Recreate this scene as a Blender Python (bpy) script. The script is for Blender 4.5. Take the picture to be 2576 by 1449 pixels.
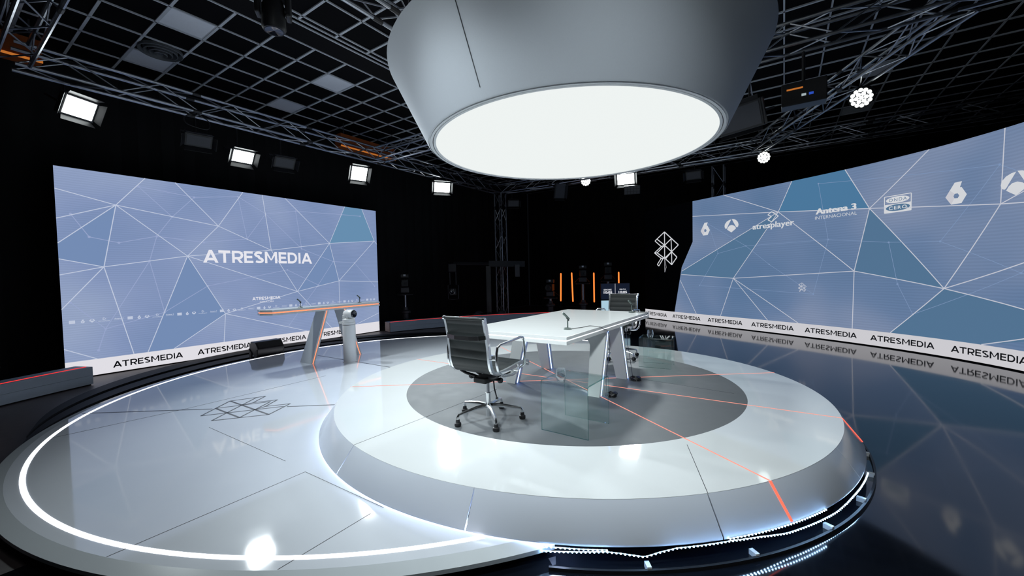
import bpy, bmesh, math, random
from mathutils import Vector, Matrix

for o in list(bpy.data.objects):
    bpy.data.objects.remove(o, do_unlink=True)
SC = bpy.context.scene
COL = SC.collection
random.seed(7)
PI = math.pi

# ------------------------------------------------------------------ camera, world, exposure
CAM_Z, PITCH, ROLL, FPX = 1.60, 0.0340, -0.0224, 1018.7
cam = bpy.data.cameras.new('camera')
cam.sensor_fit = 'HORIZONTAL'
cam.sensor_width = 36.0
cam.lens = FPX / 2576.0 * 36.0
cam.clip_start = 0.05
camo = bpy.data.objects.new('camera', cam)
COL.objects.link(camo)
_f = Vector((0, math.cos(PITCH), -math.sin(PITCH)))
_u = Vector((0, math.sin(PITCH), math.cos(PITCH)))
_r = Vector((1, 0, 0))
_c, _s = math.cos(ROLL), math.sin(ROLL)
_r2 = _c * _r + _s * _u
_u2 = -_s * _r + _c * _u
camo.matrix_world = Matrix(((_r2.x, _u2.x, -_f.x, 0), (_r2.y, _u2.y, -_f.y, 0), (_r2.z, _u2.z, -_f.z, CAM_Z), (0, 0, 0, 1)))
SC.camera = camo

world = bpy.data.worlds.new('studio_dark')
SC.world = world
world.use_nodes = True
world.node_tree.nodes['Background'].inputs[0].default_value = (0.01, 0.012, 0.016, 1)
world.node_tree.nodes['Background'].inputs[1].default_value = 0.2

SC.view_settings.view_transform = 'Standard'
SC.view_settings.look = 'None'
SC.view_settings.gamma = 1.0
SC.view_settings.use_curve_mapping = False
SC.view_settings.exposure = 0.0

SOFT_WATT = 34.0        # beam of each studio panel light on the far trusses
SOFT_FACE = 14.0        # brightness of their glowing faces
PAR_POWER = 3.5       # radiance of the round spotlights
PENDANT_POWER = 0.90    # radiance of the round pendant's diffuser
FRONT_WATT = 27.0       # beam of the panel lights on the truss over the camera

# ------------------------------------------------------------------ frames of reference
A1 = math.radians(56.1)                      # the room's long axis
E1 = Vector((math.cos(A1), math.sin(A1), 0))
E2 = Vector((-math.sin(A1), math.cos(A1), 0))


def uv(u, v, z=0.0):
    p = E1 * u + E2 * v
    return Vector((p.x, p.y, z))


ZB, ZA = 0.30, 0.10
CB = Vector((0.648, 4.874))
CA = Vector((-1.237, 6.114))
CP = Vector((0.733, 4.850))

# ------------------------------------------------------------------ materials
MATS = {}


def mat(name, col=(0.5, 0.5, 0.5), rough=0.5, metal=0.0, emit=None, strength=0.0, spec=0.5,
        noise=0.0, nscale=20.0, rvar=0.0, bump=0.0, bscale=60.0, coat=0.0):
    if name in MATS:
        return MATS[name]
    m = bpy.data.materials.new(name)
    m.use_nodes = True
    nt = m.node_tree
    b = nt.nodes['Principled BSDF']
    b.inputs['Base Color'].default_value = (*col, 1)
    b.inputs['Roughness'].default_value = rough
    b.inputs['Metallic'].default_value = metal
    b.inputs['Specular IOR Level'].default_value = spec
    if coat:
        b.inputs['Coat Weight'].default_value = coat
        b.inputs['Coat Roughness'].default_value = 0.04
    if emit:
        b.inputs['Emission Color'].default_value = (*emit, 1)
        b.inputs['Emission Strength'].default_value = strength
    if noise or rvar or bump:
        tc = nt.nodes.new('ShaderNodeTexCoord')
    if noise or rvar:
        n = nt.nodes.new('ShaderNodeTexNoise')
        n.inputs['Scale'].default_value = nscale
        n.inputs['Detail'].default_value = 5
        nt.links.new(tc.outputs['Object'], n.inputs['Vector'])
        if noise:
            mx = nt.nodes.new('ShaderNodeMix')
            mx.data_type = 'RGBA'
            mx.inputs['A'].default_value = (*[c * (1 - noise) for c in col], 1)
            mx.inputs['B'].default_value = (*[min(1, c * (1 + noise)) for c in col], 1)
            nt.links.new(n.outputs['Fac'], mx.inputs['Factor'])
            nt.links.new(mx.outputs['Result'], b.inputs['Base Color'])
        if rvar:
            mr = nt.nodes.new('ShaderNodeMapRange')
            mr.inputs['From Min'].default_value = 0.3
            mr.inputs['From Max'].default_value = 0.7
            mr.inputs['To Min'].default_value = max(0.0, rough - rvar)
            mr.inputs['To Max'].default_value = rough + rvar
            nt.links.new(n.outputs['Fac'], mr.inputs['Value'])
            nt.links.new(mr.outputs['Result'], b.inputs['Roughness'])
    if bump:
        n2 = nt.nodes.new('ShaderNodeTexNoise')
        n2.inputs['Scale'].default_value = bscale
        n2.inputs['Detail'].default_value = 3
        nt.links.new(tc.outputs['Object'], n2.inputs['Vector'])
        bp = nt.nodes.new('ShaderNodeBump')
        bp.inputs['Strength'].default_value = bump
        bp.inputs['Distance'].default_value = 0.01
        nt.links.new(n2.outputs['Fac'], bp.inputs['Height'])
        nt.links.new(bp.outputs['Normal'], b.inputs['Normal'])
    MATS[name] = m
    return m


def emis(name, col, strength):
    if name in MATS:
        return MATS[name]
    m = bpy.data.materials.new(name)
    m.use_nodes = True
    nt = m.node_tree
    nt.nodes.remove(nt.nodes['Principled BSDF'])
    e = nt.nodes.new('ShaderNodeEmission')
    e.inputs['Color'].default_value = (*col, 1)
    e.inputs['Strength'].default_value = strength
    nt.links.new(e.outputs[0], nt.nodes['Material Output'].inputs['Surface'])
    MATS[name] = m
    return m


def screen_mat(name, c1, c2, c3, scale, stripes=160.0):
    """LED video wall picture: soft blue clouds with the fine row lines of the LED modules"""
    m = bpy.data.materials.new(name)
    m.use_nodes = True
    nt = m.node_tree
    nt.nodes.remove(nt.nodes['Principled BSDF'])
    tc = nt.nodes.new('ShaderNodeTexCoord')
    n = nt.nodes.new('ShaderNodeTexNoise')
    n.inputs['Scale'].default_value = scale
    n.inputs['Detail'].default_value = 1.5
    nt.links.new(tc.outputs['Object'], n.inputs['Vector'])
    r = nt.nodes.new('ShaderNodeValToRGB')
    r.color_ramp.elements[0].position = 0.35
    r.color_ramp.elements[0].color = (*c1, 1)
    r.color_ramp.elements[1].position = 0.68
    r.color_ramp.elements[1].color = (*c3, 1)
    el = r.color_ramp.elements.new(0.5)
    el.color = (*c2, 1)
    nt.links.new(n.outputs['Fac'], r.inputs['Fac'])
    w = nt.nodes.new('ShaderNodeTexWave')
    w.wave_type = 'BANDS'
    w.bands_direction = 'Z'
    w.inputs['Scale'].default_value = stripes / 20.0
    w.inputs['Distortion'].default_value = 1.5
    nt.links.new(tc.outputs['Object'], w.inputs['Vector'])
    mr = nt.nodes.new('ShaderNodeMapRange')
    mr.inputs['To Min'].default_value = 0.95
    mr.inputs['To Max'].default_value = 1.04
    nt.links.new(w.outputs['Fac'], mr.inputs['Value'])
    e = nt.nodes.new('ShaderNodeEmission')
    nt.links.new(r.outputs['Color'], e.inputs['Color'])
    nt.links.new(mr.outputs['Result'], e.inputs['Strength'])
    nt.links.new(e.outputs[0], nt.nodes['Material Output'].inputs['Surface'])
    MATS[name] = m
    return m


def glass_mat(name, tint, edge=1.0, gloss_rough=0.0, ior=1.5, power=5.0):
    m = bpy.data.materials.new(name)
    m.use_nodes = True
    nt = m.node_tree
    nt.nodes.remove(nt.nodes['Principled BSDF'])
    t = nt.nodes.new('ShaderNodeBsdfTransparent')
    t.inputs['Color'].default_value = (*tint, 1)
    g = nt.nodes.new('ShaderNodeBsdfGlossy')
    g.inputs['Roughness'].default_value = gloss_rough
    g.inputs['Color'].default_value = (0.95, 1.0, 1.0, 1)
    # same mirror share seen from either side of the sheet: f0 + (1 - f0) * facing^5
    lw = nt.nodes.new('ShaderNodeLayerWeight')
    lw.inputs['Blend'].default_value = 0.5
    pw = nt.nodes.new('ShaderNodeMath')
    pw.operation = 'POWER'
    pw.inputs[1].default_value = power
    nt.links.new(lw.outputs['Facing'], pw.inputs[0])
    ma = nt.nodes.new('ShaderNodeMath')
    ma.operation = 'MULTIPLY_ADD'
    ma.use_clamp = True
    f0 = ((ior - 1) / (ior + 1)) ** 2 * edge
    ma.inputs[1].default_value = 0.9
    ma.inputs[2].default_value = f0
    nt.links.new(pw.outputs[0], ma.inputs[0])
    mx = nt.nodes.new('ShaderNodeMixShader')
    nt.links.new(ma.outputs[0], mx.inputs['Fac'])
    nt.links.new(t.outputs[0], mx.inputs[1])
    nt.links.new(g.outputs[0], mx.inputs[2])
    nt.links.new(mx.outputs[0], nt.nodes['Material Output'].inputs['Surface'])
    MATS[name] = m
    return m


mat('deck_white', (0.70, 0.74, 0.80), 0.055, noise=0.02, nscale=3, rvar=0.02, coat=0.25)
mat('gloss_white', (0.78, 0.81, 0.82), 0.055, noise=0.02, nscale=3, rvar=0.02, coat=0.25)
mat('skirt_white', (0.70, 0.75, 0.84), 0.14, noise=0.02, nscale=4, rvar=0.04)
mat('edge_white', (0.60, 0.65, 0.68), 0.22, noise=0.02, nscale=4)
mat('grey_vinyl', (0.115, 0.125, 0.135), 0.60, noise=0.10, nscale=9, rvar=0.05, spec=0.4)
mat('table_white', (0.78, 0.80, 0.80), 0.16, noise=0.015, nscale=5)
mat('desk_white', (0.66, 0.70, 0.72), 0.25, noise=0.02, nscale=5)
mat('black_gloss_floor', (0.006, 0.008, 0.013), 0.07, spec=0.62, noise=0.25, nscale=2.0, rvar=0.02)
mat('dark_wood_floor', (0.085, 0.068, 0.070), 0.45, noise=0.3, nscale=14, bump=0.05, bscale=30)
mat('curtain_black', (0.003, 0.0034, 0.0042), 0.9, noise=0.3, nscale=6, bump=0.15, bscale=8)
mat('tile_black', (0.003, 0.003, 0.004), 0.85, spec=0.1, noise=0.3, nscale=40)
mat('soffit_dark', (0.006, 0.0055, 0.0065), 0.8, spec=0.1, noise=0.2, nscale=12)
mat('grid_metal', (0.55, 0.58, 0.63), 0.45, noise=0.05, nscale=8)
mat('panel_white', (0.78, 0.81, 0.88), 0.6, noise=0.05, nscale=30)
mat('vent_grey', (0.10, 0.11, 0.12), 0.5, noise=0.1, nscale=20)
mat('aluminium', (0.40, 0.42, 0.46), 0.36, metal=1.0, noise=0.06, nscale=12, rvar=0.08)
mat('truss_joint', (0.02, 0.02, 0.022), 0.5, noise=0.1, nscale=20)
mat('chrome', (0.88, 0.90, 0.92), 0.20, metal=1.0, noise=0.02, nscale=10)
mat('steel_dark', (0.30, 0.31, 0.34), 0.3, metal=1.0, noise=0.05, nscale=15)
mat('black_leather', (0.012, 0.0155, 0.016), 0.42, noise=0.15, nscale=60, bump=0.12, bscale=240)
mat('black_plastic', (0.012, 0.012, 0.014), 0.42, noise=0.15, nscale=40)
mat('black_satin', (0.008, 0.008, 0.010), 0.5, noise=0.1, nscale=20)
mat('led_black', (0.006, 0.007, 0.010), 0.9, spec=0.1, noise=0.1, nscale=20)
mat('black_step', (0.003, 0.003, 0.004), 0.6, spec=0.2, noise=0.2, nscale=20)
mat('grey_camera', (0.055, 0.055, 0.065), 0.45, noise=0.1, nscale=25)
mat('white_plastic', (0.74, 0.76, 0.78), 0.25, noise=0.02, nscale=10)
mat('drum_fabric', (0.47, 0.505, 0.555), 0.75, noise=0.03, nscale=90, bump=0.04, bscale=300)
mat('drum_rim', (0.84, 0.86, 0.88), 0.45, noise=0.03, nscale=20)
mat('bench_grey', (0.46, 0.53, 0.62), 0.5, noise=0.06, nscale=10)
mat('seam_dark', (0.05, 0.055, 0.065), 0.6, noise=0.1, nscale=30)
mat('inlay_black', (0.015, 0.02, 0.028), 0.4, noise=0.1, nscale=30)
mat('print_black', (0.006, 0.008, 0.014), 0.5, noise=0.1, nscale=40)
mat('cable_black', (0.010, 0.010, 0.012), 0.45, noise=0.1, nscale=50)
mat('mic_grey', (0.11, 0.14, 0.13), 0.4, metal=0.3, noise=0.08, nscale=50)
mat('lens_glass', (0.01, 0.012, 0.02), 0.05, spec=0.8, noise=0.05, nscale=10)
mat('barn_grey', (0.05, 0.052, 0.065), 0.5, noise=0.08, nscale=20)
mat('duct_lit_orange', (0.35, 0.08, 0.015), 0.5, noise=0.1, nscale=10)
mat('brown_end', (0.22, 0.15, 0.13), 0.6, noise=0.15, nscale=20)
mat('red_wire', (0.4, 0.02, 0.03), 0.5, noise=0.1, nscale=20)

emis('pendant_glow', (0.955, 1.0, 0.985), PENDANT_POWER)
emis('soft_glow', (0.93, 1.0, 1.0), SOFT_FACE)
emis('par_glow', (0.95, 1.0, 0.93), PAR_POWER)
emis('led_white', (0.90, 0.93, 1.0), 3.2)
emis('led_table', (0.86, 0.90, 1.0), 2.4)
emis('led_leg', (0.26, 0.42, 1.0), 9.0)
emis('led_blue', (0.42, 0.60, 1.0), 2.6)
emis('led_strip', (0.55, 0.68, 1.0), 60.0)
emis('led_dot', (0.36, 0.62, 1.0), 42.0)
emis('led_red', (1.0, 0.115, 0.07), 1.9)
emis('led_pink', (1.0, 0.36, 0.28), 1.05)
emis('led_orange', (1.0, 0.22, 0.10), 1.8)
emis('bench_red', (1.0, 0.04, 0.035), 1.1)
emis('tube_orange', (1.0, 0.20, 0.035), 1.6)
emis('strip_white', (0.93, 0.91, 0.97), 0.80)
emis('strip_white_dim', (0.90, 0.89, 0.94), 0.66)
emis('art_white', (0.86, 0.86, 0.93), 0.92)
emis('art_white_dim', (0.82, 0.84, 0.88), 0.78)
emis('art_shade', (0.72, 0.72, 0.78), 0.78)
emis('line_left', (0.55, 0.61, 0.76), 0.95)
emis('line_left_faint', (0.31, 0.375, 0.59), 1.0)
emis('line_right', (0.56, 0.58, 0.66), 0.95)
emis('line_right_faint', (0.20, 0.29, 0.47), 1.0)
emis('facet_blue', (0.175, 0.262, 0.455), 1.0)
emis('facet_teal', (0.135, 0.27, 0.43), 1.0)
emis('facet_r_teal', (0.07, 0.185, 0.33), 1.0)
emis('facet_r_blue', (0.085, 0.17, 0.285), 1.0)
emis('monitor_navy', (0.008, 0.012, 0.026), 1.0)
emis('monitor_sky', (0.40, 0.60, 0.72), 1.0)
emis('orange_glow', (0.9, 0.28, 0.05), 0.5)
emis('tally_blue', (0.05, 0.15, 0.9), 0.5)
emis('tally_white', (0.7, 0.85, 0.9), 0.5)
screen_mat('video_left', (0.20, 0.275, 0.465), (0.235, 0.305, 0.50), (0.295, 0.365, 0.54), 0.55)
screen_mat('video_right', (0.105, 0.18, 0.315), (0.135, 0.205, 0.345), (0.205, 0.26, 0.39), 0.5, 120)
glass_mat('table_glass', (0.935, 0.98, 0.972), edge=1.3, power=4.0)
glass_mat('glass_edge', (0.35, 0.62, 0.58), edge=4.0)
glass_mat('tumbler_glass', (0.96, 0.97, 0.975), edge=2.5, gloss_rough=0.05, power=2.2)


# ------------------------------------------------------------------ object helpers
def wm(o):
    m = o.matrix_basis.copy()
    if o.parent:
        m = wm(o.parent) @ o.matrix_parent_inverse @ m
    return m


def tag(o, label=None, cat=None, group=None, kind=None):
    if label:
        o['label'] = label
    if cat:
        o['category'] = cat
    if group:
        o['group'] = group
    if kind:
        o['kind'] = kind
    return o


def root(name, loc, rz=0.0, label=None, cat=None, group=None, kind=None):
    o = bpy.data.objects.new(name, None)
    o.empty_display_size = 0.1
    COL.objects.link(o)
    o.location = loc
    o.rotation_euler = (0, 0, rz)
    return tag(o, label, cat, group, kind)


class MB:
    """collects vertices and faces of one part"""

    def __init__(self):
        self.v, self.f = [], []

    def add(self, vs, fs):
        b = len(self.v)
        self.v += [tuple(p) for p in vs]
        self.f += [tuple(i + b for i in f) for f in fs]
        return self

    def box(self, c, s, rz=0.0, M=None):
        x, y, z = s[0] / 2, s[1] / 2, s[2] / 2
        vs = [Vector((a * x, b * y, d * z)) for d in (-1, 1) for b in (-1, 1) for a in (-1, 1)]
        R = M if M is not None else Matrix.Rotation(rz, 3, 'Z')
        vs = [R @ p + Vector(c) for p in vs]
        return self.add(vs, [(0, 2, 3, 1), (4, 5, 7, 6), (0, 1, 5, 4), (2, 6, 7, 3), (0, 4, 6, 2), (1, 3, 7, 5)])

    def bar(self, p0, p1, w, h, up=(0, 0, 1)):
        p0, p1 = Vector(p0), Vector(p1)
        d = (p1 - p0).normalized()
        s = d.cross(Vector(up))
        if s.length < 1e-4:
            s = d.cross(Vector((1, 0, 0)))
        s.normalize()
        t = s.cross(d).normalized()
        vs = []
        for p in (p0, p1):
            for a, b in ((-1, -1), (1, -1), (1, 1), (-1, 1)):
                vs.append(p + s * a * w / 2 + t * b * h / 2)
        return self.add(vs, [(3, 2, 1, 0), (4, 5, 6, 7), (0, 1, 5, 4), (1, 2, 6, 5), (2, 3, 7, 6), (3, 0, 4, 7)])

    def tube(self, pts, r, n=8, caps=True, closed=False):
        pts = [Vector(p) for p in pts]
        rs = r if isinstance(r, (list, tuple)) else [r] * len(pts)
        N = len(pts)
        vs, fs = [], []
        side = None
        for i, p in enumerate(pts):
            if closed:
                d = pts[(i + 1) % N] - pts[i - 1]
            else:
                d = pts[min(i + 1, N - 1)] - pts[max(i - 1, 0)]
            d.normalize()
            if side is None:
                side = d.cross(Vector((0, 0, 1)))
                if side.length < 1e-3:
                    side = d.cross(Vector((1, 0, 0)))
            side = side - d * side.dot(d)
            side.normalize()
            t = d.cross(side)
            for k in range(n):
                a = 2 * PI * k / n
                vs.append(p + (side * math.cos(a) + t * math.sin(a)) * rs[i])
        M = N if closed else N - 1
        for i in range(M):
            j = (i + 1) % N
            for k in range(n):
                l = (k + 1) % n
                fs.append((i * n + k, i * n + l, j * n + l, j * n + k))
        if caps and not closed:
            fs.append(tuple(range(n - 1, -1, -1)))
            fs.append(tuple((N - 1) * n + k for k in range(n)))
        return self.add(vs, fs)

    def lathe(self, prof, n=24, c=(0, 0, 0), M=None):
        vs, fs = [], []
        R = M if M is not None else Matrix.Identity(3)
        for r, z in prof:
            for k in range(n):
                a = 2 * PI * k / n
                vs.append(R @ Vector((max(r, 1e-5) * math.cos(a), max(r, 1e-5) * math.sin(a), z)) + Vector(c))
        for i in range(len(prof) - 1):
            for k in range(n):
                l = (k + 1) % n
                fs.append((i * n + k, i * n + l, (i + 1) * n + l, (i + 1) * n + k))
        return self.add(vs, fs)

    def prism(self, poly, z0, z1, M=None, o=(0, 0, 0)):
        """poly in a plane, thickness along the third axis"""
        R = M if M is not None else Matrix.Identity(3)
        n = len(poly)
        vs = [R @ Vector((p[0], p[1], z0)) + Vector(o) for p in poly] + [R @ Vector((p[0], p[1], z1)) + Vector(o) for p in poly]
        fs = [tuple(range(n - 1, -1, -1)), tuple(range(n, 2 * n))]
        fs += [(i, (i + 1) % n, n + (i + 1) % n, n + i) for i in range(n)]
        return self.add(vs, fs)

    def ring(self, c, r0, r1, z0, z1, a0=0.0, a1=2 * PI, n=96):
        """annular sector solid; z may be (inner,outer) pairs"""
        full = abs(a1 - a0 - 2 * PI) < 1e-6
        N = n if full else n + 1
        zi0, zo0 = z0 if isinstance(z0, tuple) else (z0, z0)
        zi1, zo1 = z1 if isinstance(z1, tuple) else (z1, z1)
        vs, fs = [], []
        for i in range(N):
            a = a0 + (a1 - a0) * i / n
            ca, sa = math.cos(a), math.sin(a)
            vs += [(c[0] + r0 * ca, c[1] + r0 * sa, zi0), (c[0] + r1 * ca, c[1] + r1 * sa, zo0),
                   (c[0] + r1 * ca, c[1] + r1 * sa, zo1), (c[0] + r0 * ca, c[1] + r0 * sa, zi1)]
        for i in range(n):
            j = (i + 1) % N
            for k in range(4):
                l = (k + 1) % 4
                fs.append((i * 4 + k, j * 4 + k, j * 4 + l, i * 4 + l))
        if not full:
            fs += [(0, 1, 2, 3), (n * 4 + 3, n * 4 + 2, n * 4 + 1, n * 4)]
        return self.add(vs, fs)

    def build(self, name, m, parent=None, smooth=False, world=True, label=None, kind=None, bevel=0.0):
        me = bpy.data.meshes.new(name)
        me.from_pydata(self.v, [], self.f)
        bm = bmesh.new()
        bm.from_mesh(me)
        bmesh.ops.recalc_face_normals(bm, faces=bm.faces)
        bm.to_mesh(me)
        bm.free()
        me.materials.append(MATS[m])
        if smooth:
            for p in me.polygons:
                p.use_smooth = True
            try:
                me.set_sharp_from_angle(angle=math.radians(38))
            except Exception:
                pass
        o = bpy.data.objects.new(name, me)
        COL.objects.link(o)
        if parent is not None:
            o.parent = parent
            if world:
                o.matrix_parent_inverse = wm(parent).inverted()
        if bevel:
            b = o.modifiers.new('bevel', 'BEVEL')
            b.width = bevel
            b.segments = 2
            b.limit_method = 'ANGLE'
        if label:
            o['label'] = label
        if kind:
            o['kind'] = kind
        return o


def instance(o, parent, loc=None, M=None):
    """another piece sharing the mesh of o"""
    c = o.copy()
    COL.objects.link(c)
    c.parent = parent
    c.matrix_parent_inverse = Matrix.Identity(4)
    if M is not None:
        c.matrix_basis = M
    elif loc is not None:
        c.location = loc
    return c


def copy_tree(o, parent=None):
    c = o.copy()
    COL.objects.link(c)
    c.parent = parent
    if parent is not None:
        c.matrix_parent_inverse = o.matrix_parent_inverse.copy()
    for ch in [x for x in bpy.data.objects if x.parent is o]:
        copy_tree(ch, c)
    return c


def bez(pts, n=8):
    out = []
    P = [Vector(p) for p in pts]
    for i in range(len(P) - 1):
        a, b, c, d = P[max(0, i - 1)], P[i], P[i + 1], P[min(len(P) - 1, i + 2)]
        for k in range(n):
            f = k / n
            out.append(0.5 * (2 * b + (c - a) * f + (2 * a - 5 * b + 4 * c - d) * f * f + (3 * b - a - 3 * c + d) * f ** 3))
    out.append(P[-1])
    return out


def arc_pts(c, r, a0, a1, n, z):
    return [(c[0] + r * math.cos(a0 + (a1 - a0) * i / n), c[1] + r * math.sin(a0 + (a1 - a0) * i / n), z) for i in range(n + 1)]


# ------------------------------------------------------------------ lettering
def text_shape(body, offset=0.0, space=1.0):
    cu = bpy.data.curves.new('letters', 'FONT')
    cu.body = body
    cu.offset = offset
    cu.space_character = space
    cu.resolution_u = 4
    ob = bpy.data.objects.new('letters', cu)
    COL.objects.link(ob)
    dg = bpy.context.evaluated_depsgraph_get()
    me = bpy.data.meshes.new_from_object(ob.evaluated_get(dg))
    bpy.data.objects.remove(ob, do_unlink=True)
    vs = [v.co.copy() for v in me.vertices]
    fs = [tuple(p.vertices) for p in me.polygons]
    bpy.data.meshes.remove(me)
    x0, x1 = min(v.x for v in vs), max(v.x for v in vs)
    y0, y1 = min(v.y for v in vs), max(v.y for v in vs)
    return [((v.x - x0) / (x1 - x0), (v.y - y0) / (y1 - y0)) for v in vs], fs


def arc2(cx, cy, rx, ry, a0, a1, n=10):
    return [(cx + rx * math.cos(math.radians(a0 + (a1 - a0) * i / n)), cy + ry * math.sin(math.radians(a0 + (a1 - a0) * i / n))) for i in range(n + 1)]


def sign_letters(body, t):
    """geometric sans capitals drawn as strokes of width t on a cap height of 1"""
    vs, fs = [], []

    def stroke(pts, x):
        n = len(pts)
        b = len(vs)
        for i, p in enumerate(pts):
            a, c = pts[max(0, i - 1)], pts[min(n - 1, i + 1)]
            d = Vector((c[0] - a[0], c[1] - a[1])).normalized()
            k = 1.0
            if 0 < i < n - 1:
                d1 = Vector((p[0] - a[0], p[1] - a[1])).normalized()
                k = 1.0 / max(0.5, d.dot(d1))
            vs.append((p[0] - d.y * t / 2 * k + x, p[1] + d.x * t / 2 * k))
            vs.append((p[0] + d.y * t / 2 * k + x, p[1] - d.x * t / 2 * k))
        for i in range(n - 1):
            fs.append((b + 2 * i, b + 2 * i + 1, b + 2 * i + 3, b + 2 * i + 2))

    def poly(pts, x):
        b = len(vs)
        vs.extend((p[0] + x, p[1]) for p in pts)
        fs.append(tuple(range(b, b + len(pts))))

    h = t / 2
    x = 0.0
    for ch in body:
        if ch == 'A':
            w = 1.06
            poly([(0, 0), (t * 1.12, 0), (w / 2, 1 - t * 1.35), (w / 2, 1), (w / 2 - t * 0.56, 1)], x)
            poly([(w, 0), (w - t * 1.12, 0), (w / 2, 1 - t * 1.35), (w / 2, 1), (w / 2 + t * 0.56, 1)], x)
            stroke([(w * 0.22, 0.29), (w * 0.78, 0.29)], x)
            g = 0.02
        elif ch == 'T':
            w = 0.86
            stroke([(0, 1 - h), (w, 1 - h)], x)
            stroke([(w / 2, 0), (w / 2, 1 - h)], x)
            g = 0.12
        elif ch == 'R':
            w = 0.80
            stroke([(h, 0), (h, 1)], x)
            stroke([(h, 1 - h), (0.46, 1 - h)] + arc2(0.46, 0.645, 0.30, 0.355 - h, 90, -90)[1:-1] + [(0.46, 0.29 + h), (h, 0.29 + h)], x)
            poly([(0.36, 0.32), (0.36 + t * 1.1, 0.32), (w + 0.02, 0), (w - t * 1.15, 0)], x)
            g = 0.12
        elif ch == 'E':
            w = 0.72
            stroke([(h, 0), (h, 1)], x)
            for y, ww in ((h, w), (0.51, w - 0.07), (1 - h, w - 0.02)):
                stroke([(0, y), (ww, y)], x)
            g = 0.10
        elif ch == 'S':
            w = 0.76
            r = 0.25
            top = arc2(0.37, 0.745, 0.30, 0.255 - h, 35, 90, 5) + arc2(0.37, 0.745, 0.28, 0.255 - h, 100, 260, 10)
            bot = arc2(0.39, 0.255, 0.28, 0.255 - h, 80, -80, 10) + arc2(0.39, 0.255, 0.32, 0.255 - h, -90, -147, 5)
            stroke(top + bot, x)
            g = 0.11
        elif ch == 'M':
            w = 1.06
            stroke([(h, 0), (h, 1)], x)
            stroke([(w - h, 0), (w - h, 1)], x)
            poly([(0, 1), (t * 1.05, 1), (w / 2 + t * 0.30, 0.26), (w / 2 - t * 0.30, 0.26)], x)
            poly([(w, 1), (w - t * 1.05, 1), (w / 2 - t * 0.30, 0.26), (w / 2 + t * 0.30, 0.26)], x)
            g = 0.14
        elif ch == 'D':
            w = 0.88
            stroke([(h, 0), (h, 1)], x)
            stroke([(h, 1 - h), (0.40, 1 - h)] + arc2(0.40, 0.5, w - 0.40 - h, 0.5 - h, 90, -90, 14)[1:-1] + [(0.40, h), (h, h)], x)
            g = 0.13
        else:
            w = t
            stroke([(h, 0), (h, 1)], x)
            g = 0.08
        x += w + g
    W = max(v[0] for v in vs)
    return [(v[0] / W, v[1]) for v in vs], fs


TEXT_CACHE = {}


def text_on(mb, fn, body, s0, s1, z0, z1, off, offset=0.0, space=1.0):
    key = (body, offset, space)
    if key not in TEXT_CACHE:
        if body.startswith('ATRESME'):
            TEXT_CACHE[key] = sign_letters(body, 0.155 + 2.0 * offset)
        else:
            TEXT_CACHE[key] = text_shape(body, offset, space)
    vs, fs = TEXT_CACHE[key]
    return mb.add([fn(s0 + (s1 - s0) * x, z0 + (z1 - z0) * y, off) for x, y in vs], fs)


def line_on(mb, fn, p, q, w, off, seg=0.35):
    d = Vector((q[0] - p[0], q[1] - p[1]))
    L = d.length
    if L < 1e-4:
        return
    d /= L
    nrm = Vector((-d.y, d.x)) * w / 2
    n = max(1, int(L / seg))
    vs, fs = [], []
    for i in range(n + 1):
        t = L * i / n
        x, z = p[0] + d.x * t, p[1] + d.y * t
        vs += [fn(x + nrm.x, z + nrm.y, off), fn(x - nrm.x, z - nrm.y, off)]
    for i in range(n):
        fs.append((2 * i, 2 * i + 1, 2 * i + 3, 2 * i + 2))
    mb.add(vs, fs)


def poly_on(mb, fn, pts, off, seg=0.35):
    """flat shape on a wall: fan of thin cells so that it follows a curved wall"""
    bm = bmesh.new()
    vs = [bm.verts.new((p[0], p[1], 0)) for p in pts]
    f = bm.faces.new(vs)
    bmesh.ops.triangulate(bm, faces=[f])
    for _ in range(6):
        es = [e for e in bm.edges if e.calc_length() > seg]
        if not es:
            break
        bmesh.ops.subdivide_edges(bm, edges=es, cuts=1, use_grid_fill=False)
        bmesh.ops.triangulate(bm, faces=bm.faces[:])
    bm.verts.index_update()
    mb.add([fn(v.co.x, v.co.y, off) for v in bm.verts], [tuple(v.index for v in f.verts) for f in bm.faces])
    bm.free()


def ring_poly_on(mb, fn, outer, hole, off):
    n, m = len(outer), len(hole)
    cx = sum(p[0] for p in hole) / m
    cz = sum(p[1] for p in hole) / m
    ang = lambda p: math.atan2(p[1] - cz, p[0] - cx)
    vs = [fn(p[0], p[1], off) for p in outer] + [fn(p[0], p[1], off) for p in hole]
    fs = []
    near = [min(range(m), key=lambda k: (hole[k][0] - p[0]) ** 2 + (hole[k][1] - p[1]) ** 2) for p in outer]
    for i in range(n):
        j = (i + 1) % n
        a, b = near[i], near[j]
        if a == b:
            fs.append((i, j, n + a))
        else:
            fs.append((i, j, n + b, n + a))
    mb.add(vs, fs)


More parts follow.
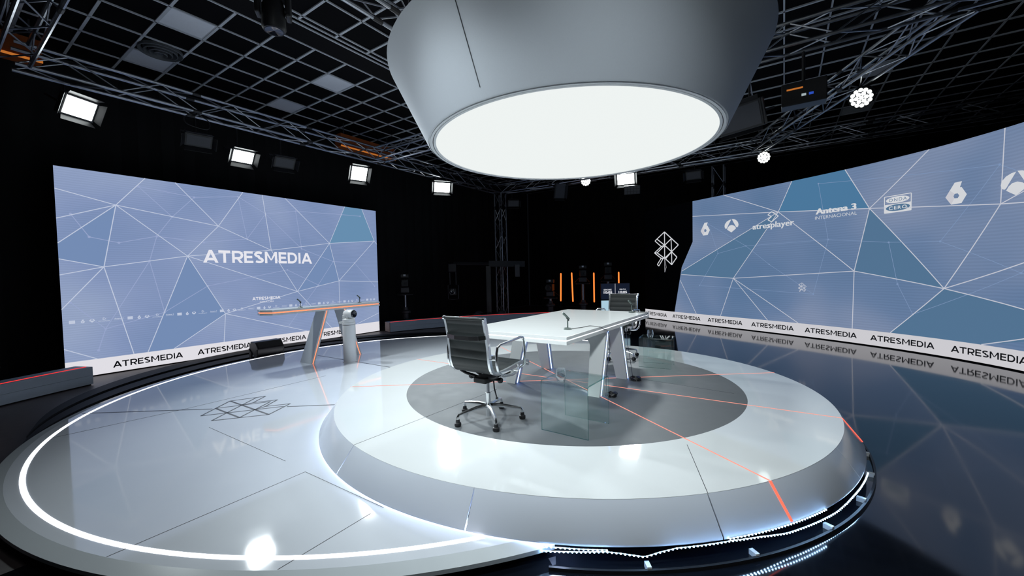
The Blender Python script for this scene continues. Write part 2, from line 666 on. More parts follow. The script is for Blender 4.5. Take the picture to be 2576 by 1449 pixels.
# ================================================================== THE ROOM
def room():
    U0, U1, V0, V1, ZC = -6.0, 17.5, -9.5, 10.7, 5.62

    def slab(name, pts, z0, z1, m):
        b = MB().prism([(p.x, p.y) for p in pts], z0, z1)
        return tag(b.build(name, m), kind='structure')

    # glossy black studio floor to the right, dark boards on the left
    mid = [uv(U0, 3.2), uv(U1, 3.2)]
    slab('floor', [uv(U0, V0), uv(U1, V0), uv(U1, 5.6), uv(9.0, 5.6), uv(6.0, 3.6), uv(U0, 3.6)], -0.08, 0.0, 'black_gloss_floor')
    slab('floor_boards', [uv(U0, 3.6), uv(6.0, 3.6), uv(9.0, 5.6), uv(U1, 5.6), uv(U1, V1), uv(U0, V1)], -0.08, 0.0, 'dark_wood_floor')
    for name, a, b in (('wall_left', (U0, V1), (U1, V1)), ('wall_back', (U1, V1), (U1, V0)), ('wall_right', (U1, V0), (U0, V0)), ('wall_front', (U0, V0), (U0, V1))):
        p, q = uv(*a), uv(*b)
        d = (q - p)
        L = d.length
        d.normalize()
        nrm = Vector((-d.y, d.x, 0))
        # curtain folds, hung on the outside of the room line
        n = int(L / 0.12)
        poly = []
        for i in range(n + 1):
            w = 0.035 * math.sin(i * 1.9) + 0.02 * math.sin(i * 0.73)
            x = p + d * (L * i / n) + nrm * (0.06 + w)
            poly.append(x)
        vs = [(x.x, x.y, 0.0) for x in poly] + [(x.x, x.y, ZC) for x in poly]
        m = n + 1
        fs = [(i, i + 1, m + i + 1, m + i) for i in range(n)]
        tag(MB().add(vs, fs).build(name, 'curtain_black', smooth=True), kind='structure')
    ceil = slab('ceiling', [uv(U0, V0), uv(U1, V0), uv(U1, V1), uv(U0, V1)], ZC, ZC + 0.1, 'tile_black')
    return ceil


CEIL = room()

# ------------------------------------------------------------------ ceiling grid, tiles, light panels
ZT = 5.55


def in_view(p, margin=120):
    d = p - Vector((0, 0, CAM_Z))
    z = d.dot(_f)
    if z < 0.3:
        return None
    x = 1288 + FPX * d.dot(_r2) / z
    y = 724.5 - FPX * d.dot(_u2) / z
    if -margin < x < 2576 + margin and -margin < y < 1449 + margin:
        return x, y, z
    return None


def ceiling():
    PU, PV = 0.604, 0.601
    us = [1.646 + PU * k for k in range(-6, 26)]
    vL = [6.71 + PV * k for k in range(0, 7)]
    vR = [6.13] + [6.008 - PV * k for k in range(0, 24)]
    cells = []
    for i in range(len(us) - 1):
        for vs in (vL, vR[::-1]):
            for j in range(len(vs) - 1):
                cells.append((us[i], us[i + 1], vs[j], vs[j + 1]))
    lit = [(2.25, 7.31), (4.67, 7.31), (4.67, 9.11), (2.25, 9.11), (10.7, -1.80), (13.15, -1.80), (9.49, 2.4)]
    vent = (2.25, 8.51)

    def near(c, t):
        return abs(c[0] - t[0]) < 0.25 and abs(c[2] - t[1]) < 0.25

    seen = []
    for c in cells:
        if any(near(c, t) for t in lit):
            continue
        ctr = uv((c[0] + c[1]) / 2, (c[2] + c[3]) / 2, ZT)
        q = in_view(ctr, 200)
        if q:
            seen.append((q[2], c))
    seen.sort()
    # tiles: one shared mesh, placed in the grid cells (narrow cells are scaled)
    t0 = MB().box((0, 0, 0), (PU - 0.02, PV - 0.02, 0.016)).build('tile', 'tile_black', CEIL)
    rot = Matrix.Rotation(A1, 4, 'Z')
    first = True
    rest = MB()
    R3 = Matrix.Rotation(A1, 3, 'Z')
    for k, (d, c) in enumerate(seen):
        ctr = uv((c[0] + c[1]) / 2, (c[2] + c[3]) / 2, ZT + 0.02)
        sv = (c[3] - c[2] - 0.02) / (PV - 0.02)
        if k < 300:
            M = Matrix.Translation(ctr) @ rot @ Matrix.Diagonal((1, sv, 1, 1))
            if first:
                t0.matrix_basis = M
                first = False
            else:
                instance(t0, CEIL, M=M)
        else:
            rest.box(ctr, (PU - 0.02, c[3] - c[2] - 0.02, 0.016), M=R3)
    if rest.v:
        rest.build('far_tiles', 'tile_black', CEIL, kind='stuff')
    # T-bars
    ua, ub = us[0], us[-1]

    def run(name, p, q, w):
        MB().bar(p, q, w, 0.02).build(name, 'grid_metal', CEIL)

    for u in us:
        for va, vb in ((vL[0], vL[-1]), (vR[-1], vR[0])):
            if in_view(uv(u, (va + vb) / 2, ZT), 2500):
                run('grid_bar', uv(u, va, ZT), uv(u, vb, ZT), 0.036)
    for v in vL + vR:
        run('grid_bar', uv(ua, v, ZT), uv(ub, v, ZT), 0.024)
    run('grid_bar', uv(ua, 6.24, ZT), uv(ub, 6.24, ZT), 0.024)
    MB().bar(uv(ua, 6.475, ZT + 0.02), uv(ub, 6.475, ZT + 0.02), 0.44, 0.03).build('soffit_band', 'soffit_dark', CEIL)
    # unlit light panels set in the grid
    names = {0: 'white ceiling light panel nearest the top edge, above the round vent',
             1: 'white ceiling light panel close to the round pendant lamp',
             2: 'white ceiling light panel just above the lighting truss, right of the vent',
             3: 'white ceiling light panel directly beside the round air vent',
             4: 'dim ceiling light panel beside the slanting truss on the right',
             5: 'dim ceiling light panel low on the right, under the round spotlight',
             6: 'dim ceiling light panel just behind the edge of the round pendant'}
    for i, t in enumerate(lit):
        c = [c for c in cells if near(c, t)]
        if not c:
            continue
        c = c[0]
        ctr = uv((c[0] + c[1]) / 2, (c[2] + c[3]) / 2, ZT + 0.012)
        r = root('ceiling_light_panel', ctr, A1, names[i], 'ceiling light', 'unlit light panels in the ceiling grid')
        MB().box((0, 0, 0), (PU - 0.06, PV - 0.06, 0.02)).build('diffuser', 'panel_white', r, world=False)
        fr = MB()
        for sx, sy, lx, ly in ((0, 1, PU - 0.02, 0.02), (0, -1, PU - 0.02, 0.02), (1, 0, 0.02, PV - 0.06), (-1, 0, 0.02, PV - 0.06)):
            fr.box((sx * (PU - 0.04) / 2, sy * (PV - 0.04) / 2, -0.004), (lx, ly, 0.02))
        fr.build('frame', 'grid_metal', r, world=False)
    # round air vent
    c = uv(vent[0] + PU / 2, vent[1] + PV / 2, ZT - 0.03)
    r = root('ceiling_vent', c, 0, 'round grey air vent of concentric rings set in the ceiling', 'vent')
    for k, rr in enumerate((0.30, 0.23, 0.16, 0.09)):
        MB().lathe([(rr, 0.03), (rr, -0.02 - 0.012 * k), (rr - 0.012, -0.025 - 0.012 * k), (rr - 0.05, 0.02), (rr - 0.05, 0.03)], 48).build('vent_ring', 'vent_grey', r, smooth=True, world=False)
    MB().lathe([(0.0, -0.055), (0.03, -0.05), (0.035, 0.03)], 20).build('vent_hub', 'aluminium', r, smooth=True, world=False)


ceiling()


# ================================================================== LOWER ROUND PLATFORM
def cut_angles(ra, rb):
    d = CB - CA
    D = d.length
    phi = math.atan2(d.y, d.x)
    al = math.acos((ra * ra + D * D - rb * rb) / (2 * ra * D))
    d2 = CA - CB
    phi2 = math.atan2(d2.y, d2.x)
    be = math.acos((rb * rb + D * D - ra * ra) / (2 * rb * D))
    return phi, al, phi2, be


def lower_platform():
    r = root('round_platform', (CA.x, CA.y, 0), 0, 'low white round stage disc with a glowing white ring near its edge', 'platform')
    RB = 2.60
    RL, RO = 4.074, 4.162
    phi, al, phi2, be = cut_angles(RL, RB)
    # deck: crescent between its own edge and the raised platform
    N = 160
    poly = [(CA.x + RL * math.cos(a), CA.y + RL * math.sin(a)) for a in [phi + al + (2 * PI - 2 * al) * i / N for i in range(N + 1)]]
    poly += [(CB.x + RB * math.cos(a), CB.y + RB * math.sin(a)) for a in [phi2 + be - 2 * be * i / 90 for i in range(1, 90)]][::1] if False else []
    # walk back along the raised platform's edge
    a0 = math.atan2(poly[-1][1] - CB.y, poly[-1][0] - CB.x)
    a1 = math.atan2(poly[0][1] - CB.y, poly[0][0] - CB.x)
    # choose the direction that passes through the side facing CA
    d0 = (a1 - a0) % (2 * PI)
    mid = a0 + d0 / 2
    if math.cos(mid - phi2) < 0:
        d0 -= 2 * PI
    poly += [(CB.x + RB * math.cos(a0 + d0 * i / 90), CB.y + RB * math.sin(a0 + d0 * i / 90)) for i in range(1, 90)]
    deck = MB().prism(poly, 0.05, ZA).build('deck', 'deck_white', r)
    # sloping rim and shadowed foot
    phi, al, _, _ = cut_angles(RO, 2.70)
    MB().ring(CA, RL, RO, (0.05, 0.06), (ZA, 0.0835), phi + al, phi + 2 * PI - al, 160).build('rim', 'edge_white', r, smooth=True)
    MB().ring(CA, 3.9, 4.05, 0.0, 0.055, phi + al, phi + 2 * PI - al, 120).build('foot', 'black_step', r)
    # light ring
    phi, al, _, _ = cut_angles(3.982, 2.735)
    MB().ring(CA, 3.966, 3.998, ZA - 0.01, ZA + 0.002, phi + al, phi + 2 * PI - al, 200).build('light_ring', 'led_white', r, label='glowing white light ring')
    # emblem drawn in black lines and the panel joints
    FE = {'A': (-3.543, 4.998), 'B': (-3.292, 5.121), 'C': (-3.206, 5.169), 'D': (-3.199, 4.906), 'E': (-3.275, 4.818), 'F': (-3.001, 4.934), 'G': (-2.957, 5.004), 'H': (-2.954, 4.746), 'I': (-3.003, 4.635), 'J': (-2.728, 4.736), 'K': (-2.705, 4.835), 'L': (-2.738, 4.459), 'M': (-3.011, 4.379), 'N': (-3.261, 4.54), 'O': (-3.257, 4.3), 'P': (-3.497, 4.464), 'Q': (-3.518, 4.717)}
    em = MB()

    def fl(mb, p, q, w):
        mb.bar((p[0], p[1], ZA + 0.0005), (q[0], q[1], ZA + 0.0005), w, 0.002)

    for a, b, w in (('P', 'A', .017), ('O', 'B', .017), ('M', 'F', .017), ('L', 'K', .017), ('A', 'C', .017), ('Q', 'F', .017), ('P', 'J', .017), ('O', 'L', .017), ('A', 'L', .021), ('Q', 'M', .021), ('C', 'D', .017), ('D', 'E', .017), ('D', 'G', .017), ('G', 'H', .017), ('H', 'I', .017), ('H', 'K', .017)):
        fl(em, FE[a], FE[b], w)
    em.build('floor_emblem', 'inlay_black', r, label='black line emblem inlaid in the white deck')
    for p, q in (((-5.005, 4.643), (-3.548, 4.698)), ((-2.682, 4.724), (-1.92, 4.765)), ((-3.828, 7.869), (-2.05, 6.681))):
        m = MB()
        fl(m, p, q, 0.018)
        m.build('inlay_line', 'inlay_black', r)
    for p, q in (((-3.139, 4.106), (-1.902, 3.295)), ((-2.257, 2.172), (-1.64, 3.101)), ((-1.64, 3.101), (-0.868, 2.588)), ((-1.245, 2.045), (-0.931, 2.524)), ((-4.533, 3.911), (-3.871, 4.733)), ((-3.871, 4.733), (-2.9, 6.2)), ((-2.0, 6.63), (-0.6, 8.3))):
        m = MB()
        fl(m, p, q, 0.0028)
        m.build('panel_joint', 'seam_dark', r)
    return r


lower_platform()

# black curved step between the disc and the left screen
def black_steps():
    r = root('curved_step', (-5.7, 6.5, 0), 0, 'black curved double step behind the white stage disc', 'step')
    c0, r0 = Vector((-1.53, 6.49)), 4.18
    c1, r1 = Vector((-2.41, 7.13)), 3.96
    for k, (t0, t1, z) in enumerate(((0.0, 0.42, 0.035), (0.50, 1.0, 0.055))):
        vs, fs = [], []
        n = 80
        for i in range(n + 1):
            a = math.radians(222) + (math.radians(58) - math.radians(222)) * i / n
            p0 = c0 + r0 * Vector((math.cos(a), math.sin(a)))
            p1 = c1 + r1 * Vector((math.cos(a), math.sin(a)))
            q0, q1 = p0.lerp(p1, t0), p0.lerp(p1, t1)
            vs += [(q0.x, q0.y, 0.001), (q1.x, q1.y, 0.001), (q1.x, q1.y, z), (q0.x, q0.y, z)]
        for i in range(n):
            for j in range(4):
                l = (j + 1) % 4
                fs.append((i * 4 + j, i * 4 + 4 + j, i * 4 + 4 + l, i * 4 + l))
        fs += [(0, 1, 2, 3), (n * 4 + 3, n * 4 + 2, n * 4 + 1, n * 4)]
        MB().add(vs, fs).build('tread', 'black_step', r)


black_steps()


# ================================================================== RAISED ROUND PLATFORM
def raised_platform():
    r = root('raised_platform', (CB.x, CB.y, 0), 0, 'raised white round stage with dark grey centre disc and lit sloping skirt', 'platform')
    RD, RL, RS, ZS = 1.890, 2.598, 2.733, 0.122
    MB().ring(CB, RD, RL, ZB - 0.03, ZB, n=180).build('deck_ring', 'gloss_white', r)
    MB().ring(CB, 0.0, RD - 0.002, ZB - 0.03, ZB - 0.0005, n=160).build('centre_disc', 'grey_vinyl', r, label='dark grey vinyl centre disc')
    MB().ring(CB, 0.0, 2.55, 0.0, ZB - 0.031, n=120).build('plinth', 'black_step', r)
    seams = [-137.2, -110.4, -79.7, -50, -20, 10, 40, 70, 100, 130, 160, 190]
    for i, a in enumerate(seams):
        b = seams[(i + 1) % 12] + (360 if i == 11 else 0)
        g = 0.09
        MB().ring(CB, RL - 0.002, RS, (ZB - 0.03, ZS - 0.012), (ZB, ZS), math.radians(a + g), math.radians(b - g), 24).build('skirt_panel', 'skirt_white', r, smooth=True)
    # red light lines: three diameters of the stage, running down the skirt
    ends = (((-1.934, 4.793), (3.244, 5.011)), ((-1.495, 6.305), (2.814, 3.441)), ((-0.254, 7.305), (1.553, 2.443)))
    for p, q in ends:
        p, q = Vector(p), Vector(q)
        MB().bar((p.x, p.y, ZB), (q.x, q.y, ZB), 0.011, 0.003).build('light_line', 'led_pink', r, label='thin red light line across the deck')
        for e in (p, q):
            d = (e - CB).normalized()
            a, b = CB + d * RL, CB + d * RS
            MB().bar((a.x, a.y, ZB), (b.x, b.y, ZS), 0.018, 0.004).build('skirt_light_line', 'led_red', r, label='red light line down the skirt')
    # a deck joint
    for p, q in (((-1.256, 3.111), (-0.20, 4.55)), ((1.114, 2.319), (1.28, 2.98)), ((1.02, 5.3), (2.3, 4.2))):
        MB().bar((p[0], p[1], ZB), (q[0], q[1], ZB), 0.004, 0.002).build('deck_joint', 'seam_dark', r)
    # LED strip under the skirt
    MB().tube(arc_pts(CB, 2.68, math.radians(95), math.radians(262), 120, 0.112), 0.006, 6).build('led_strip', 'led_strip', r)

    def zz(a, row):
        t = math.degrees(a)
        if row == 0:
            return 0.098 if t < -90 else 0.116
        pts = ((-101, 0.076), (-93.6, 0.094), (-92, 0.086), (-89.3, 0.065), (-87.5, 0.088), (-85.6, 0.104), (-79, 0.108), (-75, 0.098), (-70.8, 0.076), (-64.4, 0.072), (-60.4, 0.070), (-55, 0.090), (-40, 0.10))
        for (t0, z0), (t1, z1) in zip(pts, pts[1:]):
            if t <= t1:
                return z0 + (z1 - z0) * (t - t0) / (t1 - t0)
        return 0.10

    for row, a0, a1, rr in ((0, -100.8, -93.5, 2.742), (0, -79, -63, 2.742), (1, -100.8, -46, 2.75)):
        n = int((a1 - a0) * 2.05)
        dots, tape = MB(), []
        for i in range(n + 1):
            a = math.radians(a0 + (a1 - a0) * i / n)
            z = zz(a, row)
            p = Vector((CB.x + rr * math.cos(a), CB.y + rr * math.sin(a), z))
            tape.append((CB.x + (rr - 0.004) * math.cos(a), CB.y + (rr - 0.004) * math.sin(a), z))
            dots.lathe([(0, 0.0045), (0.0045, 0.002), (0.0045, -0.002), (0, -0.0045)], 6, p)
        dots.build('led_dots', 'led_dot', r, kind='stuff', label='row of tiny bluish white LEDs')
        MB().tube(tape, 0.003, 5).build('led_tape', 'white_plastic', r)
    # rail on the floor and its clips
    MB().ring(CB, 2.775, 2.79, 0.0, 0.02, math.radians(-100), math.radians(20), 90).build('floor_rail', 'black_plastic', r)
    for a in (-89, -76, -63, -52, -42, -33, -22, -11, 0):
        a = math.radians(a)
        MB().box((CB.x + 2.755 * math.cos(a), CB.y + 2.755 * math.sin(a), 0.016), (0.05, 0.025, 0.03), a).build('rail_clip', 'white_plastic', r)


raised_platform()


# ================================================================== LED VIDEO WALLS
LO, LD, LW, LT = Vector((-7.428, 6.663)), Vector((0.5495, 0.8355)), 6.330, 3.541
LNR = Vector((LD.y, -LD.x))          # towards the stage


def onL(s, z, off):
    p = LO + LD * s + LNR * off
    return (p.x, p.y, z)


WALL_PLAN = [(4.583, 13.929), (4.642, 13.751), (4.705, 13.572), (4.771, 13.394), (4.841, 13.215), (4.913, 13.037), (4.989, 12.859), (5.068, 12.68), (5.148, 12.502), (5.231, 12.323), (5.316, 12.145), (5.402, 11.966), (5.49, 11.788), (5.579, 11.609), (5.668, 11.431), (5.759, 11.252), (5.849, 11.074), (5.94, 10.895), (6.03, 10.717), (6.12, 10.539), (6.209, 10.36), (6.297, 10.182), (6.384, 10.003), (6.469, 9.825), (6.553, 9.646), (6.634, 9.468), (6.713, 9.289), (6.79, 9.111), (6.864, 8.932), (6.935, 8.754), (7.003, 8.575), (7.067, 8.397), (7.127, 8.218), (7.183, 8.04), (7.235, 7.862), (7.282, 7.683), (7.324, 7.505), (7.361, 7.326), (7.393, 7.148), (7.419, 6.969), (7.439, 6.791), (7.453, 6.612), (7.461, 6.434), (7.462, 6.255), (7.456, 6.077), (7.443, 5.898), (7.422, 5.72), (7.394, 5.542), (7.358, 5.363), (7.313, 5.185), (7.26, 5.006), (7.199, 4.828), (7.128, 4.649), (7.048, 4.471), (6.958, 4.292), (6.859, 4.114), (6.75, 3.935), (6.63, 3.757), (6.5, 3.578), (6.359, 3.4)]
WS = [0.0]
for _i in range(1, len(WALL_PLAN)):
    WS.append(WS[-1] + math.dist(WALL_PLAN[_i], WALL_PLAN[_i - 1]))
WLEN = WS[-1]
RT, STRIP = 3.63, 0.31


def onR(s, z, off):
    s = max(0.0, min(WLEN, s))
    i = 0
    while i < len(WS) - 2 and WS[i + 1] < s:
        i += 1
    t = (s - WS[i]) / (WS[i + 1] - WS[i])
    a, b = Vector(WALL_PLAN[i]), Vector(WALL_PLAN[i + 1])
    # smooth normal
    j0, j1 = max(0, i - 1), min(len(WALL_PLAN) - 1, i + 2)
    d = (Vector(WALL_PLAN[j1]) - Vector(WALL_PLAN[j0])).normalized()
    p = a.lerp(b, t) + Vector((d.y, -d.x)) * off
    return (p.x, p.y, z)


SIX = [(7.699, 2.962), (7.803, 2.965), (7.757, 2.873), (7.798, 2.871), (7.872, 2.738), (7.8, 2.607), (7.654, 2.604), (7.571, 2.737)]
HOLE = [(7.685, 2.739), (7.702, 2.777), (7.745, 2.776), (7.767, 2.737), (7.746, 2.698), (7.699, 2.702)]
A3 = ([(3.299, 2.937), (3.236, 2.927), (3.169, 2.894), (3.114, 2.832), (3.103, 2.77), (3.12, 2.718), (3.152, 2.7), (3.175, 2.718), (3.222, 2.806)],
      [(3.314, 2.944), (3.376, 2.936), (3.434, 2.906), (3.486, 2.848), (3.506, 2.779), (3.492, 2.726), (3.46, 2.703), (3.434, 2.726), (3.382, 2.818)],
      [(3.175, 2.681), (3.202, 2.734), (3.249, 2.778), (3.316, 2.787), (3.382, 2.76), (3.421, 2.722), (3.434, 2.683), (3.361, 2.63), (3.302, 2.59), (3.222, 2.645)])
ICON = [(4.363, 2.989), (4.523, 2.861), (4.363, 2.739), (4.27, 2.801), (4.36, 2.869), (4.27, 2.923)]
EMB = {'a': (0.975, 2.844), 'b': (0.633, 2.646), 'B': (0.539, 2.59), 'c': (0.978, 2.417), 'd': (1.252, 2.597), 'e': (1.542, 2.389), 'f': (1.269, 2.194), 'g': (0.827, 2.387), 'h': (0.511, 2.198), 'i': (0.639, 2.193), 'j': (0.972, 2.0), 'k': (0.817, 2.007), 'l': (0.638, 1.811), 'L': (0.712, 1.762), 'm': (0.893, 1.981), 'n': (1.482, 2.014), 'o': (1.271, 1.786), 'p': (1.011, 1.982), 'q': (0.974, 1.554)}
EMSEG = 'ab ac ae bc bB Bg gc cd cf df ef cj gh hi ic hk ij kj jf fn fo no op pf kl mL lL'.split()


def move(pts, c0, c1, k):
    return [(c1[0] + (p[0] - c0[0]) * k, c1[1] + (p[1] - c0[1]) * k) for p in pts]


def logo_six(mb, fn, c, k, off):
    c0 = (7.722, 2.785)
    ring_poly_on(mb, fn, move(SIX, c0, c, k), move(HOLE, c0, c, k), off)


def logo_three(mb, fn, c, k, off):
    for p in A3:
        poly_on(mb, fn, move(p, (3.304, 2.77), c, k), off)


def logo_arrow(mb, fn, c, k, off, w):
    q = move(ICON, (4.39, 2.86), c, k)
    for i in range(6):
        line_on(mb, fn, q[i], q[(i + 1) % 6], w, off)


def ellipse(c, a, b, n=28, tilt=0.0):
    return [(c[0] + a * math.cos(2 * PI * i / n), c[1] + b * math.sin(2 * PI * i / n) + tilt * a * math.cos(2 * PI * i / n)) for i in range(n)]


def left_wall():
    r = root('video_wall', (*LO, 0), math.atan2(LD.y, LD.x), 'large flat video wall on the left showing a pale blue line network and white lettering', 'video wall')
    MB().add([onL(0, 0.02, -0.10), onL(LW, 0.02, -0.10), onL(LW, LT, -0.10), onL(0, LT, -0.10), onL(0, 0.02, -0.004), onL(LW, 0.02, -0.004), onL(LW, LT, -0.004), onL(0, LT, -0.004)],
             [(0, 1, 2, 3), (4, 5, 6, 7), (0, 1, 5, 4), (2, 3, 7, 6), (0, 3, 7, 4), (1, 2, 6, 5)]).build('cabinet', 'black_plastic', r)
    pic = MB().add([onL(0, 0.295, 0), onL(LW, 0.295, 0), onL(LW, LT, 0), onL(0, LT, 0)], [(0, 1, 2, 3)]).build('picture', 'video_left', r)
    st = MB().add([onL(0, 0.02, 0), onL(LW, 0.02, 0), onL(LW, 0.295, 0), onL(0, 0.295, 0)], [(0, 1, 2, 3)]).build('ticker_strip', 'strip_white', r, label='white strip along the bottom with black lettering')
    LN = {'n0': (0.727, 2.99), 'n1': (2.302, 2.752), 'n2': (0.53, 1.889), 'n3': (1.741, 2.108), 'n4': (3.349, 2.284), 'n5': (4.825, 2.52), 'n6': (6.242, 2.66), 'n7': (3.926, 1.296), 'n8': (5.061, 1.527), 'n9': (2.357, 0.895), 'a': (1.148, 3.54), 'b': (0.0, 3.172), 'c': (0.0, 2.684), 'd': (0.0, 2.278), 'e': (1.597, 3.54), 'f': (2.801, 3.54), 'g': (0.0, 2.019), 'h': (0.0, 1.754), 'i': (0.0, 1.184), 'j': (0.861, 0.296), 'k': (1.06, 0.296), 'l': (3.203, 3.54), 'm': (3.71, 3.54), 'n': (5.314, 3.54), 'o': (5.85, 3.54), 'p': (6.329, 2.569), 'q': (4.797, 0.296), 'r': (6.329, 1.463), 's': (5.044, 0.296), 't': (1.453, 0.296), 'u': (2.307, 0.296), 'v': (4.127, 0.296), 'w': (0.0, 0.521), 'x': (0.383, 0.296), 'y': (6.329, 0.55), 'z': (5.543, 0.296)}
    fc = MB()
    for ks in (('n0', 'd', 'g', 'n2'), ('n3', 'k', 't', 'n9'), ('n5', 'n7', 'n8')):
        poly_on(fc, onL, [LN[k] for k in ks], 0.0012, 9)
    fc.build('dark_facets', 'facet_blue', pic)
    poly_on(fc2 := MB(), onL, [LN[k] for k in ('n5', 'n6', 'o', 'n')], 0.0012, 9)
    fc2.build('teal_facet', 'facet_teal', pic)
    ln = MB()
    for e in 'n0-a n0-b n0-c n0-d n0-n2 n0-n1 n0-n3 n1-e n1-f n1-n3 n1-n4 n2-g n2-h n2-i n2-j n2-n3 n3-n4 n3-k n3-n9 n3-n7 n4-l n4-n5 n4-n7 n5-m n5-n n5-n6 n5-n7 n5-n8 n6-o n6-n8 n6-p n7-n8 n7-n9 n7-q n8-r n8-s n9-t n9-u n9-v w-x y-z'.split():
        a, b = e.split('-')
        line_on(ln, onL, LN[a], LN[b], 0.013, 0.003, 9)
    ln.build('network_lines', 'line_left', pic)
    FN = [(1.043, 3.374), (1.899, 3.296), (1.526, 2.864), (0.74, 2.321), (1.276, 2.472), (2.028, 2.395), (2.846, 2.517), (3.258, 3.117), (3.957, 3.258), (5.198, 3.313), (5.791, 3.33), (4.073, 2.345), (4.911, 2.041), (5.553, 2.019), (3.702, 1.825), (4.469, 1.436), (0.164, 2.772), (0.369, 2.402), (1.151, 1.998), (2.064, 1.5), (0.509, 0.803), (0.104, 1.291), (0.404, 0.441), (1.335, 1.02), (3.695, 0.497), (6.205, 1.34), (2.699, 3.428)]
    ft = MB()
    for a, b in ((0, 2), (2, 1), (2, 4), (3, 4), (4, 5), (5, 6), (6, 7), (7, 8), (1, 26), (26, 7), (26, 6), (8, 9), (9, 10), (8, 11), (11, 7), (11, 12), (12, 13), (15, 12), (14, 15), (18, 4), (18, 23), (18, 20), (20, 21), (20, 22), (20, 23), (23, 19), (19, 14), (3, 17), (16, 17), (0, 1), (13, 25), (24, 15)):
        line_on(ft, onL, FN[a], FN[b], 0.011, 0.002, 9)
    for p in FN:
        poly_on(ft, onL, ellipse(p, 0.02, 0.02, 8), 0.0022, 9)
    ft.build('faint_lines', 'line_left_faint', pic)
    t = MB()
    text_on(t, onL, 'ATRESMEDIA', 2.0, 4.325, 1.98, 2.245, 0.005, 0.022)
    text_on(t, onL, 'ATRESMEDIA', 2.895, 3.512, 1.145, 1.212, 0.005, 0.02)
    text_on(t, onL, 'CARA A CARA', 3.05, 3.356, 1.078, 1.116, 0.005, 0.0)
    t.build('lettering', 'art_white', pic)
    lg = MB()
    k = -1
    while True:
        s0 = 0.108 + 0.728 * k
        k += 1
        if s0 > LW:
            break
        z = 0.962
        for off_s, kind in ((0, 'box'), (0.125, 'six'), (0.237, 'three'), (0.388, 'arrow'), (0.576, 'word')):
            s = s0 + off_s
            if s < 0.08 or s > LW - 0.08:
                continue
            if kind == 'box':
                poly_on(lg, onL, [(s - .036, z - .027), (s + .036, z - .027), (s + .036, z + .027), (s - .036, z + .027)], 0.004, 9)
            elif kind == 'six':
                logo_six(lg, onL, (s, z), 0.17, 0.004)
            elif kind == 'three':
                logo_three(lg, onL, (s, z), 0.17, 0.004)
            elif kind == 'arrow':
                logo_arrow(lg, onL, (s, z + 0.018), 0.17, 0.004, 0.006)
                text_on(lg, onL, 'atresplayer', s - .075, s + .075, z - .03, z - .008, 0.004, 0.02)
            else:
                text_on(lg, onL, 'Antena 3', s - .06, s + .06, z - .003, z + .02, 0.004, 0.02)
                text_on(lg, onL, 'INTERNACIONAL', s - .06, s + .06, z - .021, z - .011, 0.004, 0.0)
    lg.build('small_logos', 'line_left', pic)
    tk = MB()
    for i in range(5):
        s = 0.574 + 1.254 * i
        if s + 1.014 < LW + 0.2:
            text_on(tk, onL, 'ATRESMEDIA', s, min(LW, s + 1.014), 0.10, 0.208, 0.004, 0.014) if s + 1.014 < LW else text_on(tk, onL, 'ATRESME', s, LW - 0.01, 0.10, 0.208, 0.004, 0.014)
    tk.build('ticker_lettering', 'print_black', st)


left_wall()


